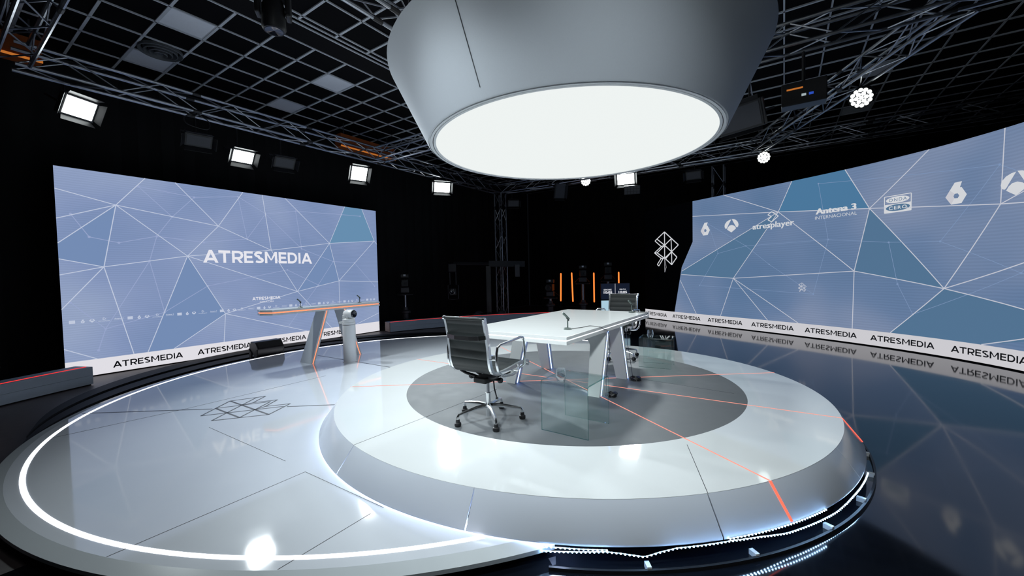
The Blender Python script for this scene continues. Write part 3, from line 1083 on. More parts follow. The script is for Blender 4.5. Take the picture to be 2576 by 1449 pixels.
def right_wall():
    o = onR(0, 0, 0)
    r = root('video_wall', o, 0, 'tall curved video wall on the right with a blue line network, logos and a black end', 'video wall')
    n = 64
    cab, vs, fs = MB(), [], []
    for i in range(n + 1):
        s = WLEN * i / n
        vs += [onR(s, 0.015, -0.12), onR(s, 0.015, -0.005), onR(s, RT, -0.005), onR(s, RT, -0.12)]
    for i in range(n):
        for j in range(4):
            l = (j + 1) % 4
            fs.append((i * 4 + j, i * 4 + 4 + j, i * 4 + 4 + l, i * 4 + l))
    fs += [(0, 1, 2, 3), (n * 4 + 3, n * 4 + 2, n * 4 + 1, n * 4)]
    cab.add(vs, fs).build('cabinet', 'led_black', r)
    # blue picture: everything right of the slanting border
    border = [(1.367, STRIP), (1.662, 1.70), (2.069, 2.442), (2.073, RT)]

    def left_of(z):
        for (s0, z0), (s1, z1) in zip(border, border[1:]):
            if z <= z1:
                return s0 + (s1 - s0) * (z - z0) / (z1 - z0)
        return border[-1][0]

    zs = [STRIP, 0.6, 1.0, 1.35, 1.70, 1.9, 2.15, 2.442, 2.7, 3.0, 3.3, RT]
    vs, fs = [], []
    m = 60
    for z in zs:
        s0 = left_of(z)
        for i in range(m + 1):
            vs.append(onR(s0 + (WLEN - s0) * i / m, z, 0.0))
    for a in range(len(zs) - 1):
        for i in range(m):
            q = a * (m + 1) + i
            fs.append((q, q + 1, q + m + 2, q + m + 1))
    pic = MB().add(vs, fs).build('picture', 'video_right', r, smooth=True)
    vs, fs = [], []
    for i in range(81):
        s = WLEN * i / 80
        vs += [onR(s, 0.02, 0.0), onR(s, STRIP, 0.0)]
    for i in range(80):
        fs.append((2 * i, 2 * i + 2, 2 * i + 3, 2 * i + 1))
    st = MB().add(vs, fs).build('ticker_strip', 'strip_white_dim', r, label='white strip along the bottom with black lettering')
    RN = {'r0': (4.52, 2.958), 'r1': (6.369, 2.75), 'r2': (3.35, 1.357), 'r3': (6.101, 1.506), 'r4': (7.567, 1.187), 'r5': (8.323, 2.501), 'a': (3.075, 3.63), 'b': (4.832, 3.63), 'c': (2.074, 3.185), 'd': (1.673, 1.579), 'e': (5.919, 3.63), 'h': (1.643, 1.478), 'i': (2.967, 0.312), 'j': (4.259, 0.312), 'k': (4.977, 0.312), 'l': (6.072, 0.312), 'm': (8.95, 1.72), 'n': (9.6, 0.69), 'o': (6.739, 0.312), 'q': (10.5, 2.3), 's': (1.6, 1.302), 't': (2.182, 0.312), 'u': (8.1, 0.312), 'v': (9.6, 0.80), 'f': (7.322, 3.629), 'p': (8.361, 3.63), 'w': (9.3, 2.95)}
    RN['m'] = (9.8, 2.05)
    f1, f2 = MB(), MB()
    poly_on(f1, onR, [RN[k] for k in ('r0', 'r1', 'e', 'b')], 0.0015)
    f1.build('teal_facet', 'facet_r_teal', pic)
    for ks in (('r0', 'd', 'h', 'r2'), ('r1', 'r3', 'r4'), ('r4', 'o', 'u', 'n')):
        poly_on(f2, onR, [RN[k] for k in ks], 0.0015)
    f2.build('dark_facets', 'facet_r_blue', pic)
    ln = MB()
    for e in 'r0-a r0-b r0-c r0-r1 r0-r3 r0-r2 r0-d r1-e r1-f r1-r5 r1-r3 r1-r4 r2-h r2-r3 r2-i r2-j r2-k r3-r4 r3-l r4-r5 r4-m r4-n r4-o r5-p r5-q r5-w s-t u-v'.split():
        a, b = e.split('-')
        line_on(ln, onR, RN[a], RN[b], 0.015, 0.004)
    ln.build('network_lines', 'line_right', pic)
    ft = MB()
    FR = [(2.6, 2.9), (2.9, 2.05), (3.7, 2.2), (2.3, 1.15), (5.4, 3.45), (5.6, 2.2), (5.3, 1.0), (6.7, 2.05), (7.5, 2.0), (6.85, 1.25), (8.3, 3.1), (7.1, 0.7), (8.6, 1.45), (4.3, 1.7), (9.4, 2.4), (9.9, 1.2)]
    for a, b in ((0, 1), (0, 2), (1, 2), (1, 3), (2, 5), (4, 5), (5, 7), (5, 6), (6, 3), (7, 8), (7, 9), (9, 11), (8, 10), (8, 12), (4, 10), (13, 2), (13, 6), (11, 12), (12, 14), (10, 14), (12, 15)):
        line_on(ft, onR, FR[a], FR[b], 0.008, 0.0025)
    for p in FR:
        poly_on(ft, onR, ellipse(p, 0.018, 0.018, 8), 0.003)
    ft.build('faint_lines', 'line_right_faint', pic)
    lg = MB()
    logo_six(lg, onR, (2.503, 2.77), 1.0, 0.006)
    logo_three(lg, onR, (3.304, 2.77), 1.0, 0.006)
    logo_arrow(lg, onR, (4.39, 2.86), 1.0, 0.006, 0.02)
    logo_six(lg, onR, (7.722, 2.785), 1.0, 0.006)
    logo_three(lg, onR, (8.522, 2.775), 1.0, 0.006)
    # framed badge
    x0, x1, z0, zm, z1 = 6.626, 7.058, 2.612, 2.768, 2.922
    for p, q in (((x0, z1), (x1, z1)), ((x0, z0), (x0, z1)), ((x1, z0), (x1, z1)), ((x0, z0), (x1, z0))):
        line_on(lg, onR, p, q, 0.014, 0.006)
    poly_on(lg, onR, [(x0, z0), (x1, z0), (x1, zm), (x0, zm)], 0.0055)
    poly_on(lg, onR, ellipse((6.84, 2.842), 0.19, 0.062), 0.006)
    lg.build('channel_logos', 'art_white_dim', pic)
    hl = MB()
    poly_on(hl, onR, ellipse((6.845, 2.694), 0.195, 0.062), 0.007)
    text_on(hl, onR, 'ONDA', 6.70, 6.99, 2.815, 2.872, 0.008, 0.0, 1.25)
    hl.build('badge_cutouts', 'facet_r_blue', pic)
    t = MB()
    text_on(t, onR, 'CERO', 6.70, 6.99, 2.662, 2.725, 0.0085, 0.02, 1.25)
    for dx in (-0.005, 0.005):
        text_on(t, onR, 'atresplayer', 3.887 + dx, 4.880 + dx, 2.556, 2.738, 0.006, 0.004)
    for dx in (-0.009, 0.0, 0.009):
        text_on(t, onR, 'Antena 3', 5.354 + dx, 6.129 + dx, 2.773, 2.900, 0.006, 0.012)
    text_on(t, onR, 'INTERNACIONAL', 5.336, 6.145, 2.662, 2.732, 0.006, -0.006)
    t.build('lettering', 'art_white_dim', pic)
    sh = MB()
    for c in ((2.503, 2.77), (7.722, 2.785)):
        q = move([(7.654, 2.604), (7.571, 2.737), (7.632, 2.845), (7.702, 2.777), (7.685, 2.739), (7.699, 2.702)], (7.722, 2.785), c, 1.0)
        poly_on(sh, onR, q, 0.007)
    sh.build('logo_shading', 'art_shade', pic)
    em = MB()
    for e in EMSEG:
        line_on(em, onR, EMB[e[0]], EMB[e[1]], 0.032, 0.004)
    em.build('white_emblem', 'art_white_dim', r, label='white line emblem on the black end of the wall')
    line_on(e2 := MB(), onR, EMB['j'], EMB['q'], 0.014, 0.004)
    line_on(e2, onR, EMB['j'], (1.04, 1.72), 0.009, 0.004)
    line_on(e2, onR, (1.04, 1.72), EMB['q'], 0.012, 0.004)
    e2.build('emblem_tail', 'art_shade', r)
    tiny = MB()
    for e in EMSEG:
        p, q = [((EMB[c][0] - 1.02) * 0.17 + 5.065, (EMB[c][1] - 2.3) * 0.19 + 1.15) for c in e]
        line_on(tiny, onR, p, q, 0.009, 0.005)
    tiny.build('small_emblem', 'line_right', pic)
    tk = MB()
    s = 1.282 - 1.279
    while s + 1.04 < WLEN:
        text_on(tk, onR, 'ATRESMEDIA', s, s + 1.04, 0.118, 0.226, 0.004, 0.014)
        s += 1.279
    tk.build('ticker_lettering', 'print_black', st)


right_wall()


# ================================================================== ROUND PENDANT
def pendant():
    Z0, Z1, R0, RI, R1 = 3.086, 3.905, 1.650, 1.573, 2.057
    r = root('pendant_lamp', (CP.x, CP.y, Z0), 0, 'huge round grey drum pendant with a glowing white underside above the table', 'pendant lamp')
    n = 128
    seam = math.radians(-118)
    drum = MB().ring(CP, 0, 0, 0, 0, n=3) if False else MB()
    vs, fs = [], []
    prof = [(R0, Z0), (R0 + 0.012, Z0 + 0.012), (R1 - 0.004, Z1 - 0.02), (R1, Z1), (R1 - 0.03, Z1), (R0 + 0.0, Z0 + 0.06)]
    drum.lathe([(a, b) for a, b in prof], n, (CP.x, CP.y, 0))
    drum.build('drum', 'drum_fabric', r, smooth=True)
    MB().lathe([(1.632, Z0 + 0.012), (1.632, Z0 - 0.004), (1.606, Z0 - 0.004), (1.606, Z0 + 0.012)], n, (CP.x, CP.y, 0)).build('outer_rim', 'drum_rim', r, smooth=True)
    MB().lathe([(1.606, Z0 + 0.02), (1.606, Z0 + 0.006), (1.598, Z0 + 0.006), (1.598, Z0 + 0.02)], n, (CP.x, CP.y, 0)).build('rim_groove', 'black_satin', r)
    MB().lathe([(1.648, Z0 + 0.01), (1.630, Z0 + 0.004)], n, (CP.x, CP.y, 0)).build('rim_lip', 'drum_rim', r)
    MB().lathe([(1.598, Z0 + 0.012), (1.598, Z0 - 0.002), (RI - 0.002, Z0 - 0.002), (RI - 0.002, Z0 + 0.012)], n, (CP.x, CP.y, 0)).build('inner_rim', 'drum_rim', r, smooth=True)
    MB().lathe([(0, Z0 + 0.004), (RI, Z0 + 0.004)], n, (CP.x, CP.y, 0)).build('diffuser', 'pendant_glow', r, label='glowing white round diffuser')
    # seam in the cladding and hanging wires
    a = math.radians(-124.5)
    ca, sa = math.cos(a), math.sin(a)
    MB().bar((CP.x + (R0 + 0.051) * ca, CP.y + (R0 + 0.051) * sa, Z0 + 0.085), (CP.x + (R1 + 0.001) * ca, CP.y + (R1 + 0.001) * sa, Z1 - 0.02), 0.005, 0.004, up=(ca, sa, 0)).build('cladding_seam', 'seam_dark', r)
    for k in range(6):
        b = math.radians(30 + 60 * k)
        p = (CP.x + 1.9 * math.cos(b), CP.y + 1.9 * math.sin(b))
        MB().tube([(p[0], p[1], Z1 - 0.05), (p[0], p[1], 5.54)], 0.006, 5).build('hanging_wire', 'steel_dark', r)


pendant()


# ================================================================== TRUSSES
def truss(name, p, q, label, size=0.29, vertical=False, bay=0.5, m='aluminium'):
    """box truss from p to q (centre line); four chords, zigzag braces, dark joints"""
    p, q = Vector(p), Vector(q)
    d = q - p
    L = d.length
    d.normalize()
    if vertical:
        X, Y, Z = d, E1.copy(), E2.copy()
    else:
        X = d
        Y = Vector((0, 0, 1)).cross(X).normalized()
        Z = X.cross(Y)
    M = Matrix(((X.x, Y.x, Z.x, p.x), (X.y, Y.y, Z.y, p.y), (X.z, Y.z, Z.z, p.z), (0, 0, 0, 1)))
    r = bpy.data.objects.new(name, None)
    r.empty_display_size = 0.1
    COL.objects.link(r)
    r.matrix_basis = M
    tag(r, label, 'truss', 'aluminium box trusses')
    h = size / 2
    n = max(1, round(L / bay))
    b = L / n
    c0 = None
    for sy in (-1, 1):
        for sz in (-1, 1):
            if c0 is None:
                c0 = MB().tube([(0, 0, 0), (L, 0, 0)], 0.024, 8).build('chord', m, r, smooth=True, world=False)
                c0.location = (0, sy * h, sz * h)
            else:
                instance(c0, r, (0, sy * h, sz * h))
    # braces
    br = {}
    for face in range(4):
        for k in range(n):
            up = (k % 2 == 0)
            key = (face // 2, up)
            if key not in br:
                e = h - 0.02
                a, c = (-e, e) if up else (e, -e)
                pts = [(0.03, a, 0), (b - 0.03, c, 0)] if face // 2 == 0 else [(0.03, 0, a), (b - 0.03, 0, c)]
                br[key] = MB().tube(pts, 0.010, 6).build('brace', m, r, smooth=True, world=False)
                o = br[key]
            else:
                o = instance(br[key], r, (0, 0, 0))
            s = 1 if face % 2 else -1
            o.location = (k * b, 0, s * h) if face // 2 == 0 else (k * b, s * h, 0)
    j0 = None
    k = 2.0
    while k < L - 0.3:
        for sy in (-1, 1):
            for sz in (-1, 1):
                if j0 is None:
                    j0 = MB().tube([(-0.06, 0, 0), (0.06, 0, 0)], 0.030, 8).build('joint', 'truss_joint', r, world=False)
                    j0.location = (k, sy * h, sz * h)
                else:
                    instance(j0, r, (k, sy * h, sz * h))
        k += 2.0
    return r


ZTR = 4.675
truss('lighting_truss', uv(0.9, 8.565, ZTR), uv(12.1, 8.565, ZTR), 'long aluminium lighting truss above the flat left video wall')
truss('lighting_truss', uv(6.725, 8.40, ZTR), uv(6.725, -5.5, ZTR), 'aluminium truss crossing the ceiling behind the round pendant to the upper right')
truss('lighting_truss', uv(12.10, 8.40, ZTR), uv(12.10, -5.5, ZTR), 'farthest aluminium lighting truss along the back above the curved wall')
truss('lighting_truss', uv(0.88, 8.40, ZTR), uv(0.88, -5.5, ZTR), 'nearest aluminium truss in the upper left corner')
truss('lighting_truss', uv(1.1, 3.70, ZTR), uv(6.55, 3.70, ZTR), 'aluminium truss at the top edge, running in behind the drum pendant')
truss('lighting_truss', uv(6.95, -1.74, ZTR), uv(11.95, 0.55, ZTR), 'slanting aluminium truss on the right between two cross trusses')
truss('truss_tower', uv(12.10, 8.565, 0.0), uv(12.10, 8.565, 4.53), 'upright truss tower at the dark back corner', vertical=True)
truss('truss_tower', (5.95, 11.62, 0.0), (5.95, 11.62, 4.53), 'upright truss tower rising behind the curved video wall', vertical=True)


# ducts beyond the left truss, with orange light put into their colour
def hoist(u, length, label):
    r = root('ceiling_duct', uv(u, 9.3, 4.9), A1, label, 'duct', 'orange ceiling ducts behind the truss')
    MB().box((0, 0, 0.16), (length, 0.25, 0.32)).build('body', 'duct_lit_orange', r, world=False)
    MB().box((0, -0.13, 0.01), (length, 0.02, 0.03)).build('flange', 'orange_glow', r, world=False)  # orange light put in as glow; the flange is no lamp
    for s in (-1, 1):
        MB().tube([(s * length * 0.4, 0, 0.32), (s * length * 0.4, 0, 0.64)], 0.012, 6).build('hanger', 'steel_dark', r, world=False)


hoist(7.0, 1.7, 'orange lit duct behind the far end of the left truss')
hoist(0.75, 1.0, 'orange lit duct at the upper left edge behind the truss')


# ================================================================== STUDIO LIGHTS
def aim(r, target):
    d = (Vector(target) - r.location).normalized()
    r.rotation_euler = d.to_track_quat('-Z', 'Y').to_euler()


def softlight(loc, target, label, lit=True, w=0.40, h=0.26, hang=4.66, watt=None, spread=75):
    """panel light: glowing face down its own -Z, barn doors, yoke and a clamp on the truss above"""
    if not lit and w == 0.40:
        w, h = 0.34, 0.18
    r = root('soft_light', loc, 0, label, 'studio light', 'panel lights on the trusses')
    aim(r, target)
    MB().box((0, 0, 0.05), (w + 0.06, h + 0.06, 0.10)).build('housing', 'black_plastic', r, world=False, bevel=0.01)
    MB().box((0, 0, -0.003), (w, h, 0.004)).build('diffuser', 'soft_glow' if lit else 'barn_grey', r, world=False)
    if lit:
        la = bpy.data.lights.new('lamp_beam', 'AREA')
        la.shape = 'RECTANGLE'
        la.size, la.size_y = w, h
        la.energy = SOFT_WATT if watt is None else watt
        la.color = (0.88, 0.97, 1.0)
        la.spread = math.radians(spread)
        lo = bpy.data.objects.new('lamp_beam', la)
        COL.objects.link(lo)
        lo.parent = r
        lo.location = (0, 0, -0.008)
    for sx, sy in ((1, 0), (-1, 0), (0, 1), (0, -1)):
        m = MB()
        if sx:
            x = sx * (w / 2 + 0.03)
            m.add([(x, -h / 2, 0), (x, h / 2, 0), (x + sx * 0.05, h / 2 + 0.03, -0.07), (x + sx * 0.05, -h / 2 - 0.03, -0.07), (x + sx * .004, -h / 2, 0), (x + sx * .004, h / 2, 0), (x + sx * 0.054, h / 2 + 0.03, -0.07), (x + sx * 0.054, -h / 2 - 0.03, -0.07)],
                  [(0, 1, 2, 3), (4, 5, 6, 7), (0, 1, 5, 4), (1, 2, 6, 5), (2, 3, 7, 6), (3, 0, 4, 7)])
        else:
            y = sy * (h / 2 + 0.03)
            m.add([(-w / 2, y, 0), (w / 2, y, 0), (w / 2 + 0.03, y + sy * 0.05, -0.07), (-w / 2 - 0.03, y + sy * 0.05, -0.07), (-w / 2, y + sy * .004, 0), (w / 2, y + sy * .004, 0), (w / 2 + 0.03, y + sy * 0.054, -0.07), (-w / 2 - 0.03, y + sy * 0.054, -0.07)],
                  [(0, 1, 2, 3), (4, 5, 6, 7), (0, 1, 5, 4), (1, 2, 6, 5), (2, 3, 7, 6), (3, 0, 4, 7)])
        m.build('barn_door', 'black_satin', r, world=False)
    hx = w / 2 + 0.05
    MB().bar((-hx, 0, 0.05), (-hx, 0, 0.30), 0.03, 0.008).bar((hx, 0, 0.05), (hx, 0, 0.30), 0.03, 0.008).bar((-hx, 0, 0.30), (hx, 0, 0.30), 0.03, 0.008).build('yoke', 'black_satin', r, world=False)
    L = Vector(loc)
    wq = wm(r) @ Vector((0, 0, 0.30))
    if hang > wq.z + 0.02:
        MB().tube([wq, (wq.x, wq.y, hang)], 0.014, 6).build('clamp_rod', 'black_satin', r)
    return r


AIM = (0.65, 4.87, 0.4)
softlight(uv(1.50, 8.56, 4.17), AIM, 'bright panel light at the far left of the truss', w=0.36, h=0.26)
softlight(uv(3.65, 8.56, 3.95), (-1.0, 4.9, 0.3), 'bright panel light centred above the left video wall', w=0.34, h=0.22)
softlight(uv(6.20, 8.56, 4.12), AIM, 'bright panel light above the right end of the left video wall', w=0.36, h=0.32)
softlight(uv(9.08, 8.56, 4.26), AIM, 'bright panel light left of the dark truss tower', w=0.46, h=0.28)
softlight(uv(2.95, 8.56, 4.07), (-2.0, 4.0, 0.0), 'unlit panel light hanging left of the centre lamp over the left wall', lit=False)
softlight(uv(4.43, 8.56, 4.00), (-1.0, 5.0, 0.0), 'unlit panel light hanging right of the centre lamp over the left wall', lit=False)
softlight(uv(12.05, 3.92, 4.36), AIM, 'bright panel light just under the back rim of the pendant', w=0.48, h=0.30)
softlight(uv(12.05, 6.10, 4.30), (3.0, 6.0, 1.0), 'narrow unlit light on the back truss below the pendant rim', lit=False, w=0.3, h=0.45)
softlight(uv(12.05, 7.95, 4.10), (1.5, 6.0, 1.0), 'unlit panel light beside the top of the back truss tower', lit=False)
softlight(uv(12.05, 2.05, 4.18), (2.0, 6.0, 1.0), 'unlit panel light left of the tower behind the curved wall', lit=False)
softlight(uv(6.61, 0.52, 3.72), (-0.6, 3.2, 2.0), 'grey unlit panel light tucked against the right side of the pendant', lit=False, w=0.55, h=0.3)


for _v, _t, _n, _w in ((2.7, (0.3, 4.2, 0.3), 'panel light overhead on the near truss, left of the camera', 1.0), (-0.4, (0.7, 4.2, 0.3), 'panel light overhead on the near truss, above the camera', 0.8)):
    softlight(uv(0.88, _v, 4.22), _t, _n, w=0.5, h=0.36, watt=FRONT_WATT * _w)


def parlight(loc, target, label, hang, rad=0.14):
    r = root('spotlight', loc, 0, label, 'spotlight', 'round LED spotlights')
    aim(r, target)
    MB().lathe([(rad + 0.012, -0.02), (rad + 0.012, 0.16), (rad * 0.5, 0.22), (0, 0.22)], 24).build('can', 'black_plastic', r, smooth=True, world=False)
    MB().lathe([(0, -0.002), (rad, -0.002)], 24).build('backplate', 'barn_grey', r, world=False)
    lens = MB()
    for k, (n, q) in enumerate(((1, 0.0), (6, rad * 0.42), (12, rad * 0.80))):
        for i in range(n):
            a = 2 * PI * i / n
            lens.lathe([(0, -0.016), (rad * 0.19, -0.008), (rad * 0.20, -0.003)], 10, (q * math.cos(a), q * math.sin(a), 0))
    lens.build('led_lenses', 'par_glow', r, world=False, smooth=True, kind='stuff', label='cluster of glowing round LED lenses')
    MB().bar((-rad - .03, 0, .08), (-rad - .03, 0, .30), .03, .008).bar((rad + .03, 0, .08), (rad + .03, 0, .30), .03, .008).bar((-rad - .03, 0, .30), (rad + .03, 0, .30), .03, .008).build('yoke', 'black_satin', r, world=False)
    q = wm(r) @ Vector((0, 0, 0.30))
    if hang > q.z:
        MB().tube([q, (q.x, q.y, hang)], 0.014, 6).build('clamp_rod', 'black_satin', r)


parlight(uv(8.72, -1.04, 4.33), (0.3, 2.0, 1.0), 'large round glowing LED spotlight under the slanting truss', 4.53, 0.15)
parlight(uv(12.1, 0.42, 4.39), (0.6, 3.0, 1.2), 'small round glowing LED spotlight above the curved video wall', 4.53, 0.14)
parlight(uv(12.1, 5.22, 4.53 - 0.03), (0.6, 4.0, 1.0), 'round glowing LED spotlight peeking under the pendant rim', 4.60, 0.15)


def moving_head():
    c = uv(2.25, 4.45, 4.36)
    r = root('moving_head_light', c, math.radians(20), 'black moving head light hanging from the ceiling at the top edge', 'studio light')
    MB().box((0, 0, 0.36), (0.26, 0.24, 0.14)).build('base', 'black_plastic', r, world=False, bevel=0.02)
    for s in (-1, 1):
        MB().box((s * 0.14, 0, 0.16), (0.05, 0.14, 0.34)).build('arm', 'black_plastic', r, world=False, bevel=0.015)
    MB().lathe([(0, 0.22), (0.08, 0.20), (0.105, 0.1), (0.115, -0.12), (0.10, -0.15), (0, -0.14)], 24).build('head', 'black_satin', r, smooth=True, world=False)
    MB().lathe([(0, -0.145), (0.085, -0.152)], 20).build('lens', 'lens_glass', r, world=False)
    MB().tube([(0, 0, 0.43), (0, 0, 1.18)], 0.025, 8).build('hanger', 'steel_dark', r, world=False)


moving_head()


def blinder():
    c = uv(12.1, 3.75, 4.02)
    r = root('blinder_light', c, 0, 'dark matrix light of small square cells under the back truss', 'studio light')
    aim(r, (1.5, 5.0, 1.0))
    MB().box((0, 0, 0.05), (0.46, 0.26, 0.09)).build('housing', 'black_plastic', r, world=False, bevel=0.01)
    for i in range(5):
        for j in range(3):
            MB().box((-0.176 + 0.088 * i, -0.078 + 0.078 * j, -0.002), (0.07, 0.062, 0.016)).build('cell', 'barn_grey', r, world=False)
    q = wm(r) @ Vector((0, 0, 0.09))
    MB().tube([q, (q.x, q.y, 4.56)], 0.014, 6).build('clamp_rod', 'black_satin', r)


blinder()
_p = uv(2.9, 8.50, 4.52)
tag(MB().tube(bez([_p, _p + Vector((-0.10, -0.12, -0.10)), _p + Vector((-0.06, -0.10, -0.22)), _p + Vector((0.10, 0.12, -0.24)), _p + Vector((0.12, 0.15, -0.10)), _p + Vector((0.02, 0.02, 0.0))]), 0.008, 6).build('hanging_cable', 'cable_black', None, smooth=True), 'black cable looped below the left truss over an unlit panel light', 'cable')


def cluster():
    # small fixtures right of the pendant
    c = uv(6.87, -0.22, 3.95)
    r = root('dimmer_rack', c, A1, 'small dark control boxes with orange and blue lights right of the pendant', 'control box')
    MB().box((0, 0, 0), (0.22, 0.5, 0.30)).build('housing', 'black_plastic', r, world=False, bevel=0.01)
    MB().box((-0.113, 0.10, 0.06), (0.006, 0.18, 0.02)).build('orange_lamp', 'orange_glow', r, world=False)
    MB().box((-0.113, -0.08, -0.04), (0.006, 0.05, 0.03)).build('blue_lamp', 'tally_blue', r, world=False)
    MB().box((-0.113, 0.0, -0.04), (0.006, 0.05, 0.03)).build('white_lamp', 'tally_white', r, world=False)
    MB().tube([(0, 0, 0.15), (0, 0, 0.58)], 0.02, 8).build('hanger', 'black_satin', r, world=False)


cluster()


# ================================================================== MAIN TABLE
TX, TY = Vector((0.571, 0.821, 0)).normalized(), Vector((-0.821, 0.571, 0)).normalized()
TC = Vector((0.660, 4.885, ZB))
TA = math.atan2(TX.y, TX.x)


def main_table():
    L, W = 2.46, 1.24
    r = root('debate_table', TC, TA, 'long white debate table with lit edges in the middle of the raised stage', 'table')
    MB().box((0, 0, 0.7245), (L, W, 0.031)).build('top_slab', 'table_white', r, world=False, bevel=0.002)
    MB().box((0, 0, 0.683), (L, W, 0.034)).build('lower_slab', 'table_white', r, world=False, bevel=0.002)
    MB().box((0, 0, 0.7045), (L - 0.03, W - 0.03, 0.0095)).build('edge_light', 'led_table', r, world=False, label='bright white light strip between the two slabs')
    # portal legs: white panels either side of a glowing core, spread at the feet
    H = 0.666
    xf, xt = 0.42, 0.20

    def outline(grow=0.0):
        yo, yi = 0.595 - grow, 0.465 + grow
        hb = 0.575 + grow
        pts = [(yo, 0.0), (yo, H), (-yo, H), (-yo, 0.0), (-yi, 0.0)]
        for i in range(7):
            a = PI - (PI / 2) * i / 6
            pts.append((-yi + 0.035 + 0.09 + 0.09 * math.cos(a), hb - 0.09 + 0.09 * math.sin(a)))
        for i in range(7):
            a = PI / 2 - (PI / 2) * i / 6
            pts.append((yi - 0.035 - 0.09 + 0.09 * math.cos(a), hb - 0.09 + 0.09 * math.sin(a)))
        pts.append((yi, 0.0))
        return pts

    for s in (-1, 1):
        def sheet(t0, t1, g, name, m, **k):
            pts = outline(g)
            n = len(pts)
            vs = []
            for t in (t0, t1):
                for y, h in pts:
                    x = s * (xf + (xt - xf) * h / H) + t
                    vs.append((x, y, h))
            fs = [tuple(range(n - 1, -1, -1)), tuple(range(n, 2 * n))] + [(i, (i + 1) % n, n + (i + 1) % n, n + i) for i in range(n)]
            return MB().add(vs, fs).build(name, m, r, world=False, **k)
        sheet(-0.055, -0.012, 0.0, 'leg_panel', 'table_white')
        sheet(0.012, 0.055, 0.0, 'leg_panel', 'table_white')
        sheet(-0.0118, 0.0118, 0.006, 'leg_light', 'led_leg', label='glowing strip in the leg edge')


main_table()


